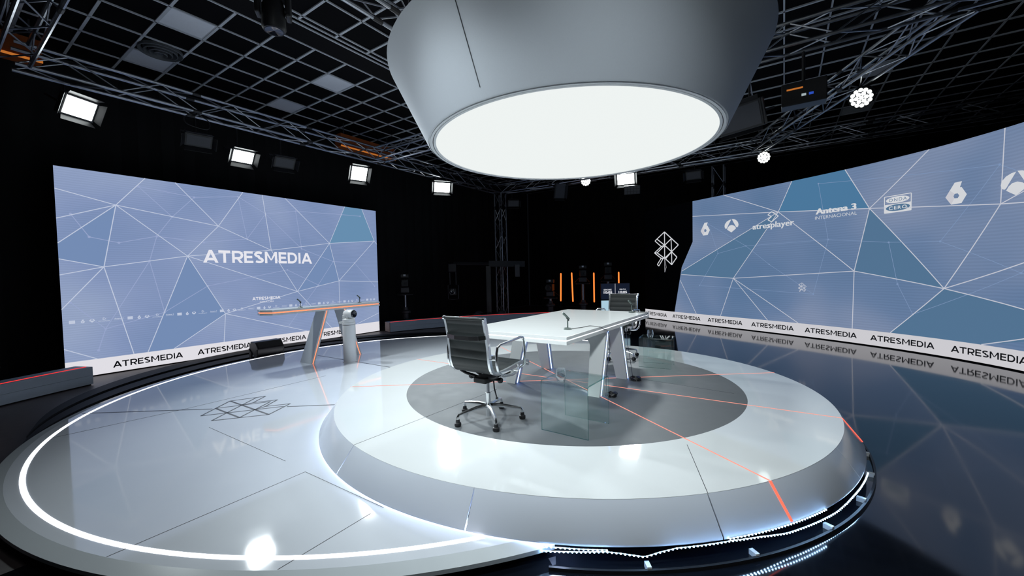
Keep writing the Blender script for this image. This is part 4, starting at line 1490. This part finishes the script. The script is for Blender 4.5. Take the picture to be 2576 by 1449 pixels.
# ================================================================== CHAIRS
def chair(name, loc, rz, label, casters, base_rz):
    r = root(name, loc, rz, label, 'chair', 'black office chairs at the debate table')
    prof = [(0.315, 0.462), (0.325, 0.475), (0.30, 0.488), (0.20, 0.486), (0.08, 0.470), (-0.04, 0.458), (-0.13, 0.458), (-0.195, 0.480),
            (-0.228, 0.530), (-0.243, 0.600), (-0.252, 0.690), (-0.266, 0.780), (-0.284, 0.870), (-0.300, 0.935)]
    # smooth dense profile
    def spline(t):
        n = len(prof) - 1
        x = t * n
        i = min(int(x), n - 1)
        f = x - i
        p = [prof[max(0, min(n, i + k))] for k in (-1, 0, 1, 2)]
        out = []
        for c in (0, 1):
            a, b, d, e = p[0][c], p[1][c], p[2][c], p[3][c]
            out.append(0.5 * (2 * b + (d - a) * f + (2 * a - 5 * b + 4 * d - e) * f * f + (3 * b - a - 3 * d + e) * f ** 3))
        return out
    N = 150
    P = [spline(i / N) for i in range(N + 1)]
    S = [0.0]
    for i in range(1, N + 1):
        S.append(S[-1] + math.dist(P[i], P[i - 1]))
    nrm = []
    for i in range(N + 1):
        a, b = P[max(0, i - 1)], P[min(N, i + 1)]
        d = Vector((b[0] - a[0], b[1] - a[1])).normalized()
        nrm.append(Vector((d.y, -d.x)))      # away from the sitter

    def sling(i0, i1, nm):
        mb = MB()
        hw = 0.208
        vs, fs = [], []
        for i in range(i0, i1 + 1):
            ph = (S[i] / 0.075) % 1.0
            rib = 0.006 * max(0.0, math.sin(PI * ph)) ** 0.35
            for x in (-hw, hw):
                a = Vector(P[i]) - nrm[i] * (0.003 + rib)
                b = Vector(P[i]) + nrm[i] * (0.003 + rib)
                vs += [(x, a.x, a.y), (x, b.x, b.y)]
        m = i1 - i0
        for i in range(m):
            q, w = i * 4, i * 4 + 4
            fs += [(q, q + 2, w + 2, w), (q + 1, w + 1, w + 3, q + 3), (q, w, w + 1, q + 1), (q + 2, q + 3, w + 3, w + 2)]
        fs += [(0, 1, 3, 2), (m * 4, m * 4 + 2, m * 4 + 3, m * 4 + 1)]
        return mb.add(vs, fs).build(nm, 'black_leather', r, world=False, smooth=True)

    k = next(i for i in range(N + 1) if P[i][0] < -0.205 and P[i][1] > 0.48)
    sling(0, k, 'seat')
    sling(k, N, 'backrest')
    # chrome side rails
    for s in (-1, 1):
        mb = MB()
        vs, fs = [], []
        for i in range(2, N - 1):
            a = Vector(P[i]) - nrm[i] * 0.010
            b = Vector(P[i]) + nrm[i] * 0.022
            for x in (s * 0.203, s * 0.226):
                vs += [(x, a.x, a.y), (x, b.x, b.y)]
        m = N - 4
        for i in range(m):
            q, w = i * 4, i * 4 + 4
            fs += [(q, q + 2, w + 2, w), (q + 1, w + 1, w + 3, q + 3), (q, w, w + 1, q + 1), (q + 2, q + 3, w + 3, w + 2)]
        fs += [(0, 1, 3, 2), (m * 4, m * 4 + 2, m * 4 + 3, m * 4 + 1)]
        mb.add(vs, fs).build('side_rail', 'chrome', r, world=False, smooth=True)
        # arm loop
        x = s * 0.272
        path = [(s * 0.225, 0.17, 0.452), (x, 0.195, 0.49), (x, 0.200, 0.60), (x, 0.196, 0.70), (x, 0.178, 0.733), (x, 0.14, 0.742), (x, -0.05, 0.728), (x, -0.165, 0.718), (x, -0.20, 0.700), (x, -0.212, 0.66), (x, -0.215, 0.56), (x, -0.195, 0.50), (x, -0.13, 0.452), (x, 0.0, 0.435), (s * 0.255, 0.10, 0.440), (s * 0.225, 0.17, 0.452)]
        MB().tube(path, 0.0115, 8).build('armrest', 'chrome', r, world=False, smooth=True)
        for y, z in ((-0.21, 0.60), (0.10, 0.448)):
            MB().tube([(s * 0.215, y - 0.02, z), (s * 0.272, y, z)], 0.006, 6).build('arm_bolt', 'chrome', r, world=False)
        MB().tube([(s * 0.212, 0.317, 0.470), (s * 0.232, 0.317, 0.470)], 0.016, 12).build('front_cap', 'chrome', r, world=False, smooth=True)
        MB().tube([(s * 0.212, -0.302, 0.940), (s * 0.234, -0.302, 0.940)], 0.016, 12).build('top_cap', 'chrome', r, world=False, smooth=True)
    MB().tube([(-0.212, -0.302, 0.938), (0.212, -0.302, 0.938)], 0.015, 12).build('top_roll', 'black_leather', r, world=False, smooth=True)
    # bow-shaped spreader behind the back
    bow = [(-0.212, -0.278, 0.79), (-0.17, -0.318, 0.785), (-0.08, -0.33, 0.780), (0.08, -0.33, 0.780), (0.17, -0.318, 0.785), (0.212, -0.278, 0.79)]
    mb = MB()
    for a, b in zip(bow, bow[1:]):
        mb.bar(a, b, 0.010, 0.034)
    mb.build('back_spreader', 'chrome', r, world=False)
    # seat mechanism
    MB().box((0, -0.02, 0.375), (0.14, 0.20, 0.055)).build('mechanism', 'black_plastic', r, world=False, bevel=0.012)
    for s in (-1, 1):
        MB().tube([(s * 0.04, -0.02, 0.385), (s * 0.17, 0.02, 0.425), (s * 0.215, 0.05, 0.450)], 0.014, 8).build('seat_support', 'black_plastic', r, world=False, smooth=True)
        MB().tube([(s * 0.04, -0.06, 0.385), (s * 0.17, -0.10, 0.420), (s * 0.215, -0.12, 0.448)], 0.014, 8).build('seat_support', 'black_plastic', r, world=False, smooth=True)
        MB().lathe([(0, 0.0), (0.022, 0.0), (0.026, 0.012), (0.022, 0.03), (0, 0.03)], 14, (s * 0.15, -0.03, 0.378), Matrix.Rotation(s * PI / 2, 3, 'Y')).build('tension_knob', 'black_plastic', r, world=False, smooth=True)
        MB().tube([(s * 0.06, -0.03, 0.378), (s * 0.155, -0.03, 0.378)], 0.011, 8).build('knob_shaft', 'black_satin', r, world=False, smooth=True)
    lv = MB().tube([(0.05, 0.02, 0.36), (0.12, -0.06, 0.31), (0.20, -0.13, 0.255)], 0.006, 6).build('lever', 'black_satin', r, world=False)
    MB().lathe([(0, -0.016), (0.012, -0.010), (0.016, 0), (0.012, 0.010), (0, 0.016)], 12, (0.205, -0.134, 0.252)).build('lever_ball', 'chrome', lv, world=False, smooth=True)
    # gas column
    MB().lathe([(0.014, 0.35), (0.014, 0.235)], 14).build('column_rod', 'steel_dark', r, world=False, smooth=True)
    MB().lathe([(0.0, 0.24), (0.022, 0.238), (0.022, 0.03), (0.0, 0.03)], 16).build('column', 'chrome', r, world=False, smooth=True)
    # five star legs with glides or castors
    for i in range(5):
        a = base_rz + 2 * PI * i / 5
        ca, sa = math.cos(a), math.sin(a)
        pts = [(ca * t, sa * t, z) for t, z in ((0.015, 0.125), (0.12, 0.122), (0.25, 0.104), (0.292, 0.097), (0.304, 0.080), (0.305, 0.050))]
        lg = MB().tube(pts, [0.021, 0.018, 0.013, 0.012, 0.012, 0.012], 8).build('leg', 'chrome', r, world=False, smooth=True)
        if casters:
            for s in (-1, 1):
                R = Matrix.Rotation(a, 3, 'Z') @ Matrix.Rotation(PI / 2, 3, 'X')
                c = Vector((ca * 0.305, sa * 0.305, 0.027)) + Matrix.Rotation(a, 3, 'Z') @ Vector((0.0, s * 0.014, 0))
                MB().lathe([(0, -0.010), (0.022, -0.010), (0.027, -0.004), (0.027, 0.004), (0.022, 0.010), (0, 0.010)], 14, c, R).build('castor', 'black_plastic', lg, world=False, smooth=True)
        else:
            MB().lathe([(0.0, 0.062), (0.017, 0.060), (0.019, 0.035), (0.028, 0.030), (0.030, 0.012), (0.026, 0.001), (0, 0.001)], 16, (ca * 0.305, sa * 0.305, 0)).build('glide', 'black_plastic', lg, world=False, smooth=True)
    return r


ROT_NEAR = math.atan2(0.815, 0.578) - PI / 2
chair('office_chair', (-0.237, 3.618, ZB), ROT_NEAR, 'black ribbed chrome framed office chair seen from behind at the near table end', False, math.radians(-75) - ROT_NEAR)
ROT_FAR = ROT_NEAR + PI + 0.06
chair('office_chair', (1.60, 6.13, ZB), ROT_FAR, 'black ribbed office chair on castors facing us at the far end of the table', True, math.radians(-60) - ROT_FAR)


# ================================================================== GLASS SIDE TABLES AND TUMBLERS
def glass_table(fl, fr, br, h, label):
    fl, fr, br = Vector(fl), Vector(fr), Vector(br)
    ax = (fr - fl).normalized()
    w = (fr - fl).length
    ay = Vector((-ax.y, ax.x))
    dpt = (br - fr).dot(ay)
    r = root('glass_side_table', (*((fl + br) / 2), ZB), math.atan2(ax.y, ax.x), label, 'side table', 'bent glass side tables')
    t, rad = 0.012, 0.030
    D = dpt / 2

    def arch(o):
        pts = [(-D + o, 0.001)]
        R = rad - o
        for i in range(7):
            a = PI - (PI / 2) * i / 6
            pts.append((-D + rad + R * math.cos(a), h - rad + R * math.sin(a)))
        for i in range(7):
            a = PI / 2 - (PI / 2) * i / 6
            pts.append((D - rad + R * math.cos(a), h - rad + R * math.sin(a)))
        pts.append((D - o, 0.001))
        return pts
    outer, inner = arch(0.0), arch(t)
    n = len(outer)
    vs = []
    for x in (-w / 2, w / 2):
        vs += [(x, y, z) for y, z in outer] + [(x, y, z) for y, z in inner]
    sheet, edge = [], []
    for i in range(n - 1):
        sheet += [(i, i + 1, 2 * n + i + 1, 2 * n + i), (n + i, 2 * n + n + i, 2 * n + n + i + 1, n + i + 1)]
        edge += [(i, n + i, n + i + 1, i + 1), (2 * n + i, 2 * n + i + 1, 3 * n + i + 1, 3 * n + i)]
    edge += [(0, 2 * n, 3 * n, n), (n - 1, 2 * n - 1, 4 * n - 1, 3 * n - 1)]
    me = MB().add(vs, sheet + edge)
    o = me.build('bent_sheet', 'table_glass', r, world=False, smooth=False)
    o.data.materials.append(MATS['glass_edge'])
    for i, p in enumerate(o.data.polygons):
        if i >= len(sheet):
            p.material_index = 1
    return r


glass_table((0.225, 3.331), (0.568, 3.087), (0.804, 3.44), 0.42, 'clear bent glass side table in front of the debate table')
glass_table((1.691, 5.499), (2.055, 5.302), (2.249, 5.565), 0.40, 'clear bent glass side table beside the far chair')


def tumbler(loc, label):
    r = root('tumbler', loc, 0, label, 'glass', 'water glasses')
    out = [(0.0, 0.0), (0.026, 0.0), (0.030, 0.006), (0.043, 0.040), (0.042, 0.062), (0.033, 0.112)]
    inn = [(0.0315, 0.112), (0.0405, 0.062), (0.0415, 0.040), (0.028, 0.014), (0.0, 0.012)]
    MB().lathe(out + inn, 28).build('bowl', 'tumbler_glass', r, world=False, smooth=True)


tumbler((0.380, 3.240, ZB + 0.421), 'clear stemless glass on the near glass side table')
tumbler((1.845, 5.42, ZB + 0.401), 'clear stemless glass on the far glass side table')


# ================================================================== MICROPHONES AND CABLES
def table_mic(loc, rz, label, k=1.0):
    r = root('desk_microphone', loc, rz, label, 'microphone', 'desk microphones')
    MB().lathe([(0, 0.0), (0.042 * k, 0.0), (0.043 * k, 0.006 * k), (0.034 * k, 0.014 * k), (0.012 * k, 0.018 * k), (0, 0.018 * k)], 24).build('base', 'mic_grey', r, world=False, smooth=True)
    MB().tube([(0, 0, 0.016 * k), (0, 0, 0.10 * k)], 0.007 * k, 8).build('stem', 'mic_grey', r, world=False, smooth=True)
    MB().tube([(0.012 * k, 0, 0.085 * k), (0.0, 0, 0.105 * k), (-0.012 * k, 0, 0.118 * k)], 0.008 * k, 8).build('joint', 'black_plastic', r, world=False, smooth=True)
    MB().tube([(0.020 * k, 0, 0.100 * k), (-0.005 * k, 0, 0.122 * k), (-0.040 * k, 0, 0.155 * k), (-0.052 * k, 0, 0.166 * k)], [0.008 * k, 0.011 * k, 0.013 * k, 0.010 * k], 10).build('head', 'mic_grey', r, world=False, smooth=True)


table_mic((0.545, 4.015, ZB + 0.7405), 0.35, 'grey desk microphone near the front corner of the debate table')
table_mic((1.632, 5.533, ZB + 0.7405), 0.35, 'grey desk microphone at the far end of the debate table')


def cable(pts, label, r0=0.0035):
    o = MB().tube(pts, r0, 6).build('cable', 'cable_black', None, smooth=True)
    tag(o, label, 'cable')
    return o


def tp(x, y, z):
    p = TC + TX * x + TY * y
    return (p.x, p.y, ZB + z)


cable(bez([(0.59, 4.02, ZB + 0.745), (0.70, 4.10, ZB + 0.7445), (0.80, 4.20, ZB + 0.7445), tp(-0.50, -0.60, 0.7445), tp(-0.47, -0.632, 0.735), tp(-0.42, -0.632, 0.71), tp(-0.30, -0.63, 0.668), tp(-0.26, -0.635, 0.50), tp(-0.36, -0.63, 0.2), tp(-0.42, -0.66, 0.006)]), 'thin black cable from the near microphone over the table edge', 0.003)
cable(bez([(1.675, 5.53, ZB + 0.745), (1.72, 5.50, ZB + 0.7445), tp(1.10, -0.60, 0.7445), tp(1.12, -0.632, 0.735), tp(1.0, -0.632, 0.71), tp(0.35, -0.63, 0.668), tp(0.27, -0.64, 0.50), tp(0.30, -0.66, 0.3), tp(0.40, -0.66, 0.006)]), 'thin black cable from the far microphone down the table leg', 0.003)


def coil(c, rad, label):
    r = root('cable_coil', (c[0], c[1], ZB), 0, label, 'cable', 'coiled cables at the table feet')
    for k in range(5):
        rr = rad * (1 - 0.07 * (k % 3)) + 0.004 * random.uniform(-1, 1)
        z = 0.006 + 0.007 * k
        ox, oy = random.uniform(-.008, .008), random.uniform(-.008, .008)
        pts = [(ox + rr * math.cos(2 * PI * i / 28), oy + rr * 0.95 * math.sin(2 * PI * i / 28), z + 0.003 * math.sin(i * 1.3 + k)) for i in range(28)]
        MB().tube(pts, 0.0055, 6, closed=True).build('loop', 'cable_black', r, world=False, smooth=True)
    MB().box((-rad, 0, 0.02), (0.03, 0.012, 0.04)).build('tape_tie', 'aluminium', r, world=False)


coil((1.02, 4.20), 0.055, 'coiled black cable at the foot of the near table leg')
coil((1.455, 4.80), 0.062, 'coiled black cable at the foot of the far table leg')


# ================================================================== STANDING DESK, ROBOT CAMERA, MONITOR WEDGE
def standing_desk():
    d1, d2 = Vector((0.563, 0.827, 0)), Vector((-0.827, 0.563, 0))
    org = Vector((-3.018, 7.875, 0)) - d1 * 0.48      # between the two feet, front line
    org = Vector((-3.268, 7.49, ZA))
    r = root('standing_desk', org, math.atan2(d1.y, d1.x), 'slim white standing desk with orange light edges in front of the left video wall', 'desk')
    # local: x along the desk, y towards the wall, front edge at y = 0
    # LED line from (-3.931,6.44) to (-2.705,8.241)
    xa = (Vector((-3.931, 6.44, 0)) - org).dot(d1)
    xb = (Vector((-2.705, 8.241, 0)) - org).dot(d1)
    y0 = (Vector((-3.931, 6.44, 0)) - org).dot(d2)
    dep = 0.42
    hl = 0.96

    def slab(z0, z1, inset, name, m, **k):
        poly = [(xa + 0.10 + inset, y0 + inset), (xb - inset, y0 + inset), (xb - inset, y0 + dep - inset), (xa + 0.06 + inset, y0 + dep - inset), (xa + inset, y0 + 0.20)]
        MB().prism(poly, z0, z1).build(name, m, r, world=False, **k)
    slab(hl + 0.010, hl + 0.045, 0, 'top_slab', 'desk_white')
    slab(hl - 0.040, hl - 0.010, 0, 'lower_slab', 'desk_white')
    slab(hl - 0.0099, hl + 0.0099, 0.012, 'edge_light', 'led_orange', label='orange light strip between the two slabs')
    # legs: two inclined wedge panels leaning together, each with an orange lit front edge
    f1 = (Vector((-3.522, 7.084, 0)) - org).dot(d1)
    f2 = (Vector((-3.014, 7.895, 0)) - org).dot(d1)
    yf = (Vector((-3.522, 7.084, 0)) - org).dot(d2) + 0.02
    for fx, tx in ((f1, f1 + 0.30), (f2, f2 - 0.30)):
        for t0, t1, nm, m, yo in ((-0.035, -0.009, 'leg_panel', 'desk_white', 0.0), (0.009, 0.035, 'leg_panel', 'desk_white', 0.0), (-0.0089, 0.0089, 'leg_light', 'led_orange', 0.004)):
            H = hl - 0.0405
            vs = []
            for t in (t0, t1):
                for y, h in ((yf + yo, 0.0), (yf + 0.36 - yo, 0.0), (yf + 0.30 - yo, H), (yf + yo, H)):
                    vs.append((fx + (tx - fx) * h / H + t, y, h))
            MB().add(vs, [(3, 2, 1, 0), (4, 5, 6, 7), (0, 1, 5, 4), (1, 2, 6, 5), (2, 3, 7, 6), (3, 0, 4, 7)]).build(nm, m, r, world=False)
    top = ZA + hl + 0.0455
    for p, lb in (((xa + 0.62, y0 + 0.12), 'small black microphone on the left part of the standing desk'), ((xb - 0.36, y0 + 0.15), 'small black microphone on the right part of the standing desk')):
        w = org + d1 * p[0] + d2 * p[1]
        table_mic((w.x, w.y, top), 0.6, lb, 0.9)


standing_desk()


def robot_camera():
    c = Vector((-2.938, 7.235, ZA))
    r = root('robot_camera', c, 0, 'white column robot camera standing in front of the standing desk', 'camera')
    R = 0.110
    MB().lathe([(0, 0.0), (R + 0.012, 0.0), (R + 0.012, 0.008), (R, 0.012), (R, 0.66), (0, 0.66)], 36).build('column', 'white_plastic', r, smooth=True, world=False)
    MB().lathe([(R - 0.012, 0.66), (R - 0.012, 0.668)], 36).build('shadow_gap', 'black_plastic', r, world=False)
    MB().lathe([(0, 0.668), (R + 0.002, 0.668), (R + 0.002, 0.705), (R - .01, 0.712), (R - 0.004, 0.716), (R - 0.004, 0.765), (R - 0.02, 0.78), (0, 0.78)], 36).build('pan_head', 'white_plastic', r, smooth=True, world=False)
    # camera head turned to the right
    M = Matrix.Rotation(math.radians(-20), 3, 'Z') @ Matrix.Rotation(PI / 2, 3, 'Y')
    hd = MB().lathe([(0, -0.09), (0.06, -0.085), (0.078, -0.05), (0.080, 0.06), (0.074, 0.10), (0.06, 0.10)], 28, (0.01, 0, 0.855), M).build('camera_head', 'white_plastic', r, smooth=True, world=False)
    MB().lathe([(0.066, 0.095), (0.066, 0.115), (0.055, 0.12), (0, 0.10)], 28, (0.01, 0, 0.855), M).build('lens', 'lens_glass', hd, smooth=True, world=False)
    MB().box((-0.045, -0.01, 0.80), (0.10, 0.11, 0.09)).build('tilt_yoke', 'white_plastic', r, world=False, bevel=0.02)
    MB().box((-R - 0.02, -0.02, 0.70), (0.06, 0.05, 0.04)).build('junction_box', 'white_plastic', r, world=False, bevel=0.006)
    MB().tube(bez([(-R - 0.03, -0.03, 0.69), (-R - 0.05, -0.03, 0.60), (-R - 0.02, -0.02, 0.50), (-R - 0.045, -0.02, 0.40), (-R - 0.012, -0.01, 0.28)]), 0.004, 5).build('cable', 'cable_black', r, world=False)


robot_camera()


def wedge_monitor():
    c = Vector((-4.98, 8.13, 0))
    a = math.atan2(0.832, 0.555)
    r = root('floor_monitor', c, a, 'black wedge monitor on short legs in front of the left video wall', 'monitor speaker')
    prof = [(-0.16, 0.12), (0.10, 0.12), (0.18, 0.22), (0.10, 0.38), (-0.10, 0.38), (-0.20, 0.25)]
    M = Matrix(((0, 0, 1), (1, 0, 0), (0, 1, 0)))
    MB().prism(prof, -0.25, 0.25, M).build('cabinet', 'black_plastic', r, world=False, bevel=0.012)
    for s in (-1, 1):
        MB().prism([(-0.14, 0.0), (-0.08, 0.0), (-0.06, 0.16), (-0.17, 0.24)], s * 0.255 - 0.012, s * 0.255 + 0.012, M).build('leg', 'black_satin', r, world=False)
        MB().prism([(0.06, 0.0), (0.12, 0.0), (0.15, 0.24), (0.04, 0.16)], s * 0.255 - 0.012, s * 0.255 + 0.012, M).build('leg', 'black_satin', r, world=False)
    MB().add([(-0.23, -0.205, 0.27), (0.23, -0.205, 0.27), (0.23, -0.118, 0.37), (-0.23, -0.118, 0.37)], [(0, 1, 2, 3)]).build('grille', 'black_satin', r, world=False)


wedge_monitor()


# ================================================================== CURVED LOW BENCHES
def bench(a0, a1, label, endcap):
    c, R = Vector((1.818, 4.835)), 8.607
    am = math.radians(a0 if endcap == 0 else a1)
    r = root('low_bench', (c.x + R * math.cos(am), c.y + R * math.sin(am), 0), 0, label, 'bench', 'curved grey benches with red light lines')
    A, B = math.radians(a0), math.radians(a1)
    n = 48
    MB().ring(c, R, R + 0.34, 0.02, 0.155, A, B, n).build('lower_front', 'bench_grey', r)
    MB().ring(c, R - 0.004, R + 0.34, 0.158, 0.29, A, B, n).build('upper_front', 'bench_grey', r)
    MB().ring(c, R + 0.02, R + 0.32, 0.0, 0.02, A, B, n).build('recessed_foot', 'black_step', r)
    MB().ring(c, R + 0.07, R + 0.085, 0.2895, 0.2965, A + 0.002, B - 0.004, n).build('light_line', 'bench_red', r, label='thin red light line on top')
    e = B if endcap else A
    g = 0.002
    MB().ring(c, R + 0.0, R + 0.34, 0.02, 0.288, e + (0.0001 if endcap else -g), e + (g if endcap else -0.0001), 1).build('end_board', 'brown_end' if endcap else 'bench_grey', r)


def ang(p):
    return math.degrees(math.atan2(p[1] - 4.835, p[0] - 1.818)) % 360


bench(ang((-6.60, 6.33)), ang((-6.75, 3.0)), 'curved grey bench with a red top line at the far left edge', 0)
bench(ang((2.6, 13.4)), ang((-3.55, 11.62)), 'curved grey bench with a red top line in the dark behind the table', 1)


# ================================================================== BACK OF THE STUDIO
def pedestal_camera(loc, rz, label, hcol=1.0, tally='P', size=1.0):
    r = root('pedestal_camera', loc, rz, label, 'camera', 'studio cameras in the dark background')
    MB().lathe([(0.0, 0.24), (0.10, 0.24), (0.10, 0.42), (0.16, 0.44), (0.16, 0.50), (0.09, 0.53), (0.07, 0.62), (0, 0.62)], 20).build('pedestal', 'grey_camera', r, world=False, smooth=True)
    for k in range(3):
        a = 2 * PI * k / 3 + 0.5
        lg = MB().tube([(0.06 * math.cos(a), 0.06 * math.sin(a), 0.26), (0.42 * math.cos(a), 0.42 * math.sin(a), 0.09)], 0.025, 6).build('leg', 'black_plastic', r, world=False)
        MB().lathe([(0, -0.02), (0.055, -0.02), (0.06, 0), (0.055, 0.02), (0, 0.02)], 14, (0.44 * math.cos(a), 0.44 * math.sin(a), 0.062), Matrix.Rotation(a, 3, 'Z') @ Matrix.Rotation(PI / 2, 3, 'X')).build('wheel', 'black_plastic', lg, world=False, smooth=True)
    MB().lathe([(0.045, 0.62), (0.045, hcol)], 14).build('column', 'steel_dark', r, world=False, smooth=True)
    st = MB().tube([(0.24 * math.cos(2 * PI * i / 24), 0.24 * math.sin(2 * PI * i / 24), hcol) for i in range(24)], 0.014, 6, closed=True).build('steering_ring', 'grey_camera', r, world=False, smooth=True)
    MB().bar((-0.24, 0, hcol), (0.24, 0, hcol), 0.03, 0.012).build('ring_spoke', 'grey_camera', st, world=False)
    MB().box((0, 0, hcol + 0.15), (0.26, 0.22, 0.17)).build('pan_head', 'grey_camera', r, world=False, bevel=0.02)
    MB().box((0, 0.0, hcol + 0.38), (0.22, 0.42, 0.24)).build('camera_body', 'black_plastic', r, world=False, bevel=0.02)
    ln = MB().lathe([(0, 0), (0.085, 0), (0.095, 0.20), (0.10, 0.22), (0.085, 0.222), (0, 0.19)], 20, (0, -0.20, hcol + 0.38), Matrix.Rotation(PI / 2, 3, 'X')).build('lens', 'black_satin', r, world=False, smooth=True)
    MB().box((0, 0.02, hcol + 0.60), (0.26, 0.20, 0.13)).build('viewfinder', 'black_plastic', r, world=False, bevel=0.02)
    MB().box((0, -0.083, hcol + 0.62), (0.07, 0.004, 0.06)).build('number_plate', 'panel_white', r, world=False)
    for s in (-1, 1):
        MB().tube([(s * 0.13, 0.1, hcol + 0.2), (s * 0.26, 0.35, hcol + 0.05)], 0.012, 6).build('pan_bar', 'black_plastic', r, world=False)


pedestal_camera((-3.44, 13.0, 0), 0.25, 'grey pedestal camera right of the flat left video wall', 1.02)
pedestal_camera((2.55, 14.55, 0), -0.1, 'pedestal camera between the orange light tubes', 1.20)
pedestal_camera((3.40, 14.3, 0), -0.2, 'pedestal camera behind the countdown monitor', 1.28)
pedestal_camera((1.36, 14.4, 0), -0.3, 'dark low camera just left of the first orange light tube', 0.72)


def crane():
    r = root('camera_crane', (-0.9, 14.2, 0), 0, 'dark camera crane with a hanging camera head left of the truss tower', 'camera crane')
    MB().tube([(-0.8, 14.0, 1.98), (-1.96, 13.5, 2.0)], 0.07, 8).build('boom', 'black_plastic', r)
    MB().bar((-0.8, 14.0, 0.25), (-0.8, 14.0, 1.90), 0.16, 0.16).build('mast', 'black_plastic', r)
    MB().bar((0.45, 14.3, 1.95), (-0.80, 14.0, 1.98), 0.16, 0.2).build('counterweight_arm', 'black_plastic', r)
    MB().box((0.20, 14.22, 1.72), (0.16, 0.25, 0.42)).build('counterweight', 'barn_grey', r)
    MB().box((-1.96, 13.5, 1.86), (0.26, 0.24, 0.30)).build('head_top', 'black_plastic', r, bevel=0.03)
    for s in (-1, 1):
        MB().tube([(-1.96 + s * 0.10, 13.5, 1.74), (-1.96 + s * 0.10, 13.5, 1.30), (-1.96 + s * 0.17, 13.5, 1.28), (-1.96 + s * 0.17, 13.5, 0.82), (-1.96, 13.5, 0.80)], 0.012, 6).build('cradle_bar', 'grey_camera', r)
    MB().box((-1.96, 13.55, 1.06), (0.22, 0.32, 0.24)).build('camera_body', 'black_plastic', r, bevel=0.02)
    MB().lathe([(0, 0), (0.09, 0), (0.10, 0.14), (0.08, 0.145), (0, 0.12)], 20, (-1.96, 13.39, 1.06), Matrix.Rotation(PI / 2, 3, 'X')).build('lens', 'lens_glass', r, smooth=True)
    MB().box((-0.8, 14.0, 0.20), (0.9, 0.6, 0.10)).build('dolly', 'black_plastic', r)
    for sx in (-1, 1):
        for sy in (-1, 1):
            MB().lathe([(0, -0.04), (0.15, -0.04), (0.17, 0), (0.15, 0.04), (0, 0.04)], 20, (-0.8 + sx * 0.40, 14.0 + sy * 0.36, 0.17), Matrix.Rotation(PI / 2, 3, 'X')).build('wheel', 'grey_camera', r, smooth=True)


crane()


def light_tube(x, y, z0, z1, lean, label):
    r = root('light_tube', (x, y, 0), 0, label, 'light tube', 'upright orange light tubes')
    MB().tube([(x, y, z0), (x, y, z0 + 0.03), (x + lean, y, z1 - 0.03), (x + lean, y, z1)], [0.018, 0.026, 0.026, 0.018], 10).build('glowing_tube', 'tube_orange', r, smooth=True)
    MB().tube([(x, y, 0.02), (x, y, z0)], 0.012, 6).build('stand', 'black_satin', r)
    MB().lathe([(0, 0.02), (0.14, 0.018), (0.15, 0.0), (0, 0.0)], 16, (x, y, 0)).build('foot', 'black_satin', r)


light_tube(1.80, 15.0, 0.56, 1.60, 0.02, 'leftmost of the four upright orange light tubes')
light_tube(2.25, 15.0, 0.53, 1.61, -0.03, 'second orange light tube from the left, leaning slightly')
light_tube(3.04, 15.0, 0.49, 1.59, 0.0, 'third orange light tube, just left of the countdown monitor')
light_tube(3.96, 15.0, 0.49, 1.60, 0.0, 'rightmost orange light tube, half hidden by the countdown monitor')


def timer():
    y = 11.9
    k = y / 12.5
    x0, x1 = 2.74 * k, 3.64 * k

    def Z(z):
        return 1.6 + (z - 1.6) * k
    r = root('countdown_monitor', ((x0 + x1) / 2, y, 0), 0, 'stacked dark countdown monitor with white numerals behind the far chair', 'monitor')
    MB().box(((x0 + x1) / 2, y + 0.035, (Z(1.25) + Z(0.75)) / 2), (x1 - x0, 0.06, Z(1.25) - Z(0.75))).build('timer_case', 'black_plastic', r)
    sc = MB().add([(x0 + .01, y, Z(0.76)), (x1 - .01, y, Z(0.76)), (x1 - .01, y, Z(1.24)), (x0 + .01, y, Z(1.24))], [(0, 1, 2, 3)]).build('timer_screen', 'monitor_navy', r)

    def onT(s, z, off):
        return (x0 + (x1 - x0) * s, y - off, Z(z))
    t = MB()
    text_on(t, onT, 'SÁNCHEZ', 0.10, 0.375, 1.035, 1.085, 0.003, 0.03)
    text_on(t, onT, '10:05', 0.10, 0.39, 0.935, 1.01, 0.003, 0.03)
    text_on(t, onT, 'FEIJÓO', 0.645, 0.86, 1.035, 1.085, 0.003, 0.03)
    text_on(t, onT, '10:05', 0.61, 0.90, 0.935, 1.01, 0.003, 0.03)
    line_on(t, onT, (0.495, 0.77), (0.495, 1.235), 0.011, 0.003)
    t.build('numerals', 'art_white', sc)
    MB().box(((x0 + x1) / 2, y + 0.035, (Z(0.42) + Z(0.74)) / 2), (x1 - x0, 0.06, Z(0.735) - Z(0.30))).build('lower_case', 'black_plastic', r)
    MB().add([(x0 + .01, y, Z(0.32)), (x1 - .01, y, Z(0.32)), (x1 - .01, y, Z(0.72)), (x0 + .01, y, Z(0.72))], [(0, 1, 2, 3)]).build('lower_screen', 'monitor_sky', r, label='pale blue lower screen')
    for s in (-1, 1):
        MB().tube([((x0 + x1) / 2 + s * 0.25, y + 0.08, 0.0), ((x0 + x1) / 2 + s * 0.25, y + 0.08, Z(1.1))], 0.02, 8).build('stand_post', 'black_satin', r)
        MB().box(((x0 + x1) / 2 + s * 0.25, y + 0.05, 0.015), (0.06, 0.5, 0.03)).build('stand_foot', 'black_satin', r)


timer()
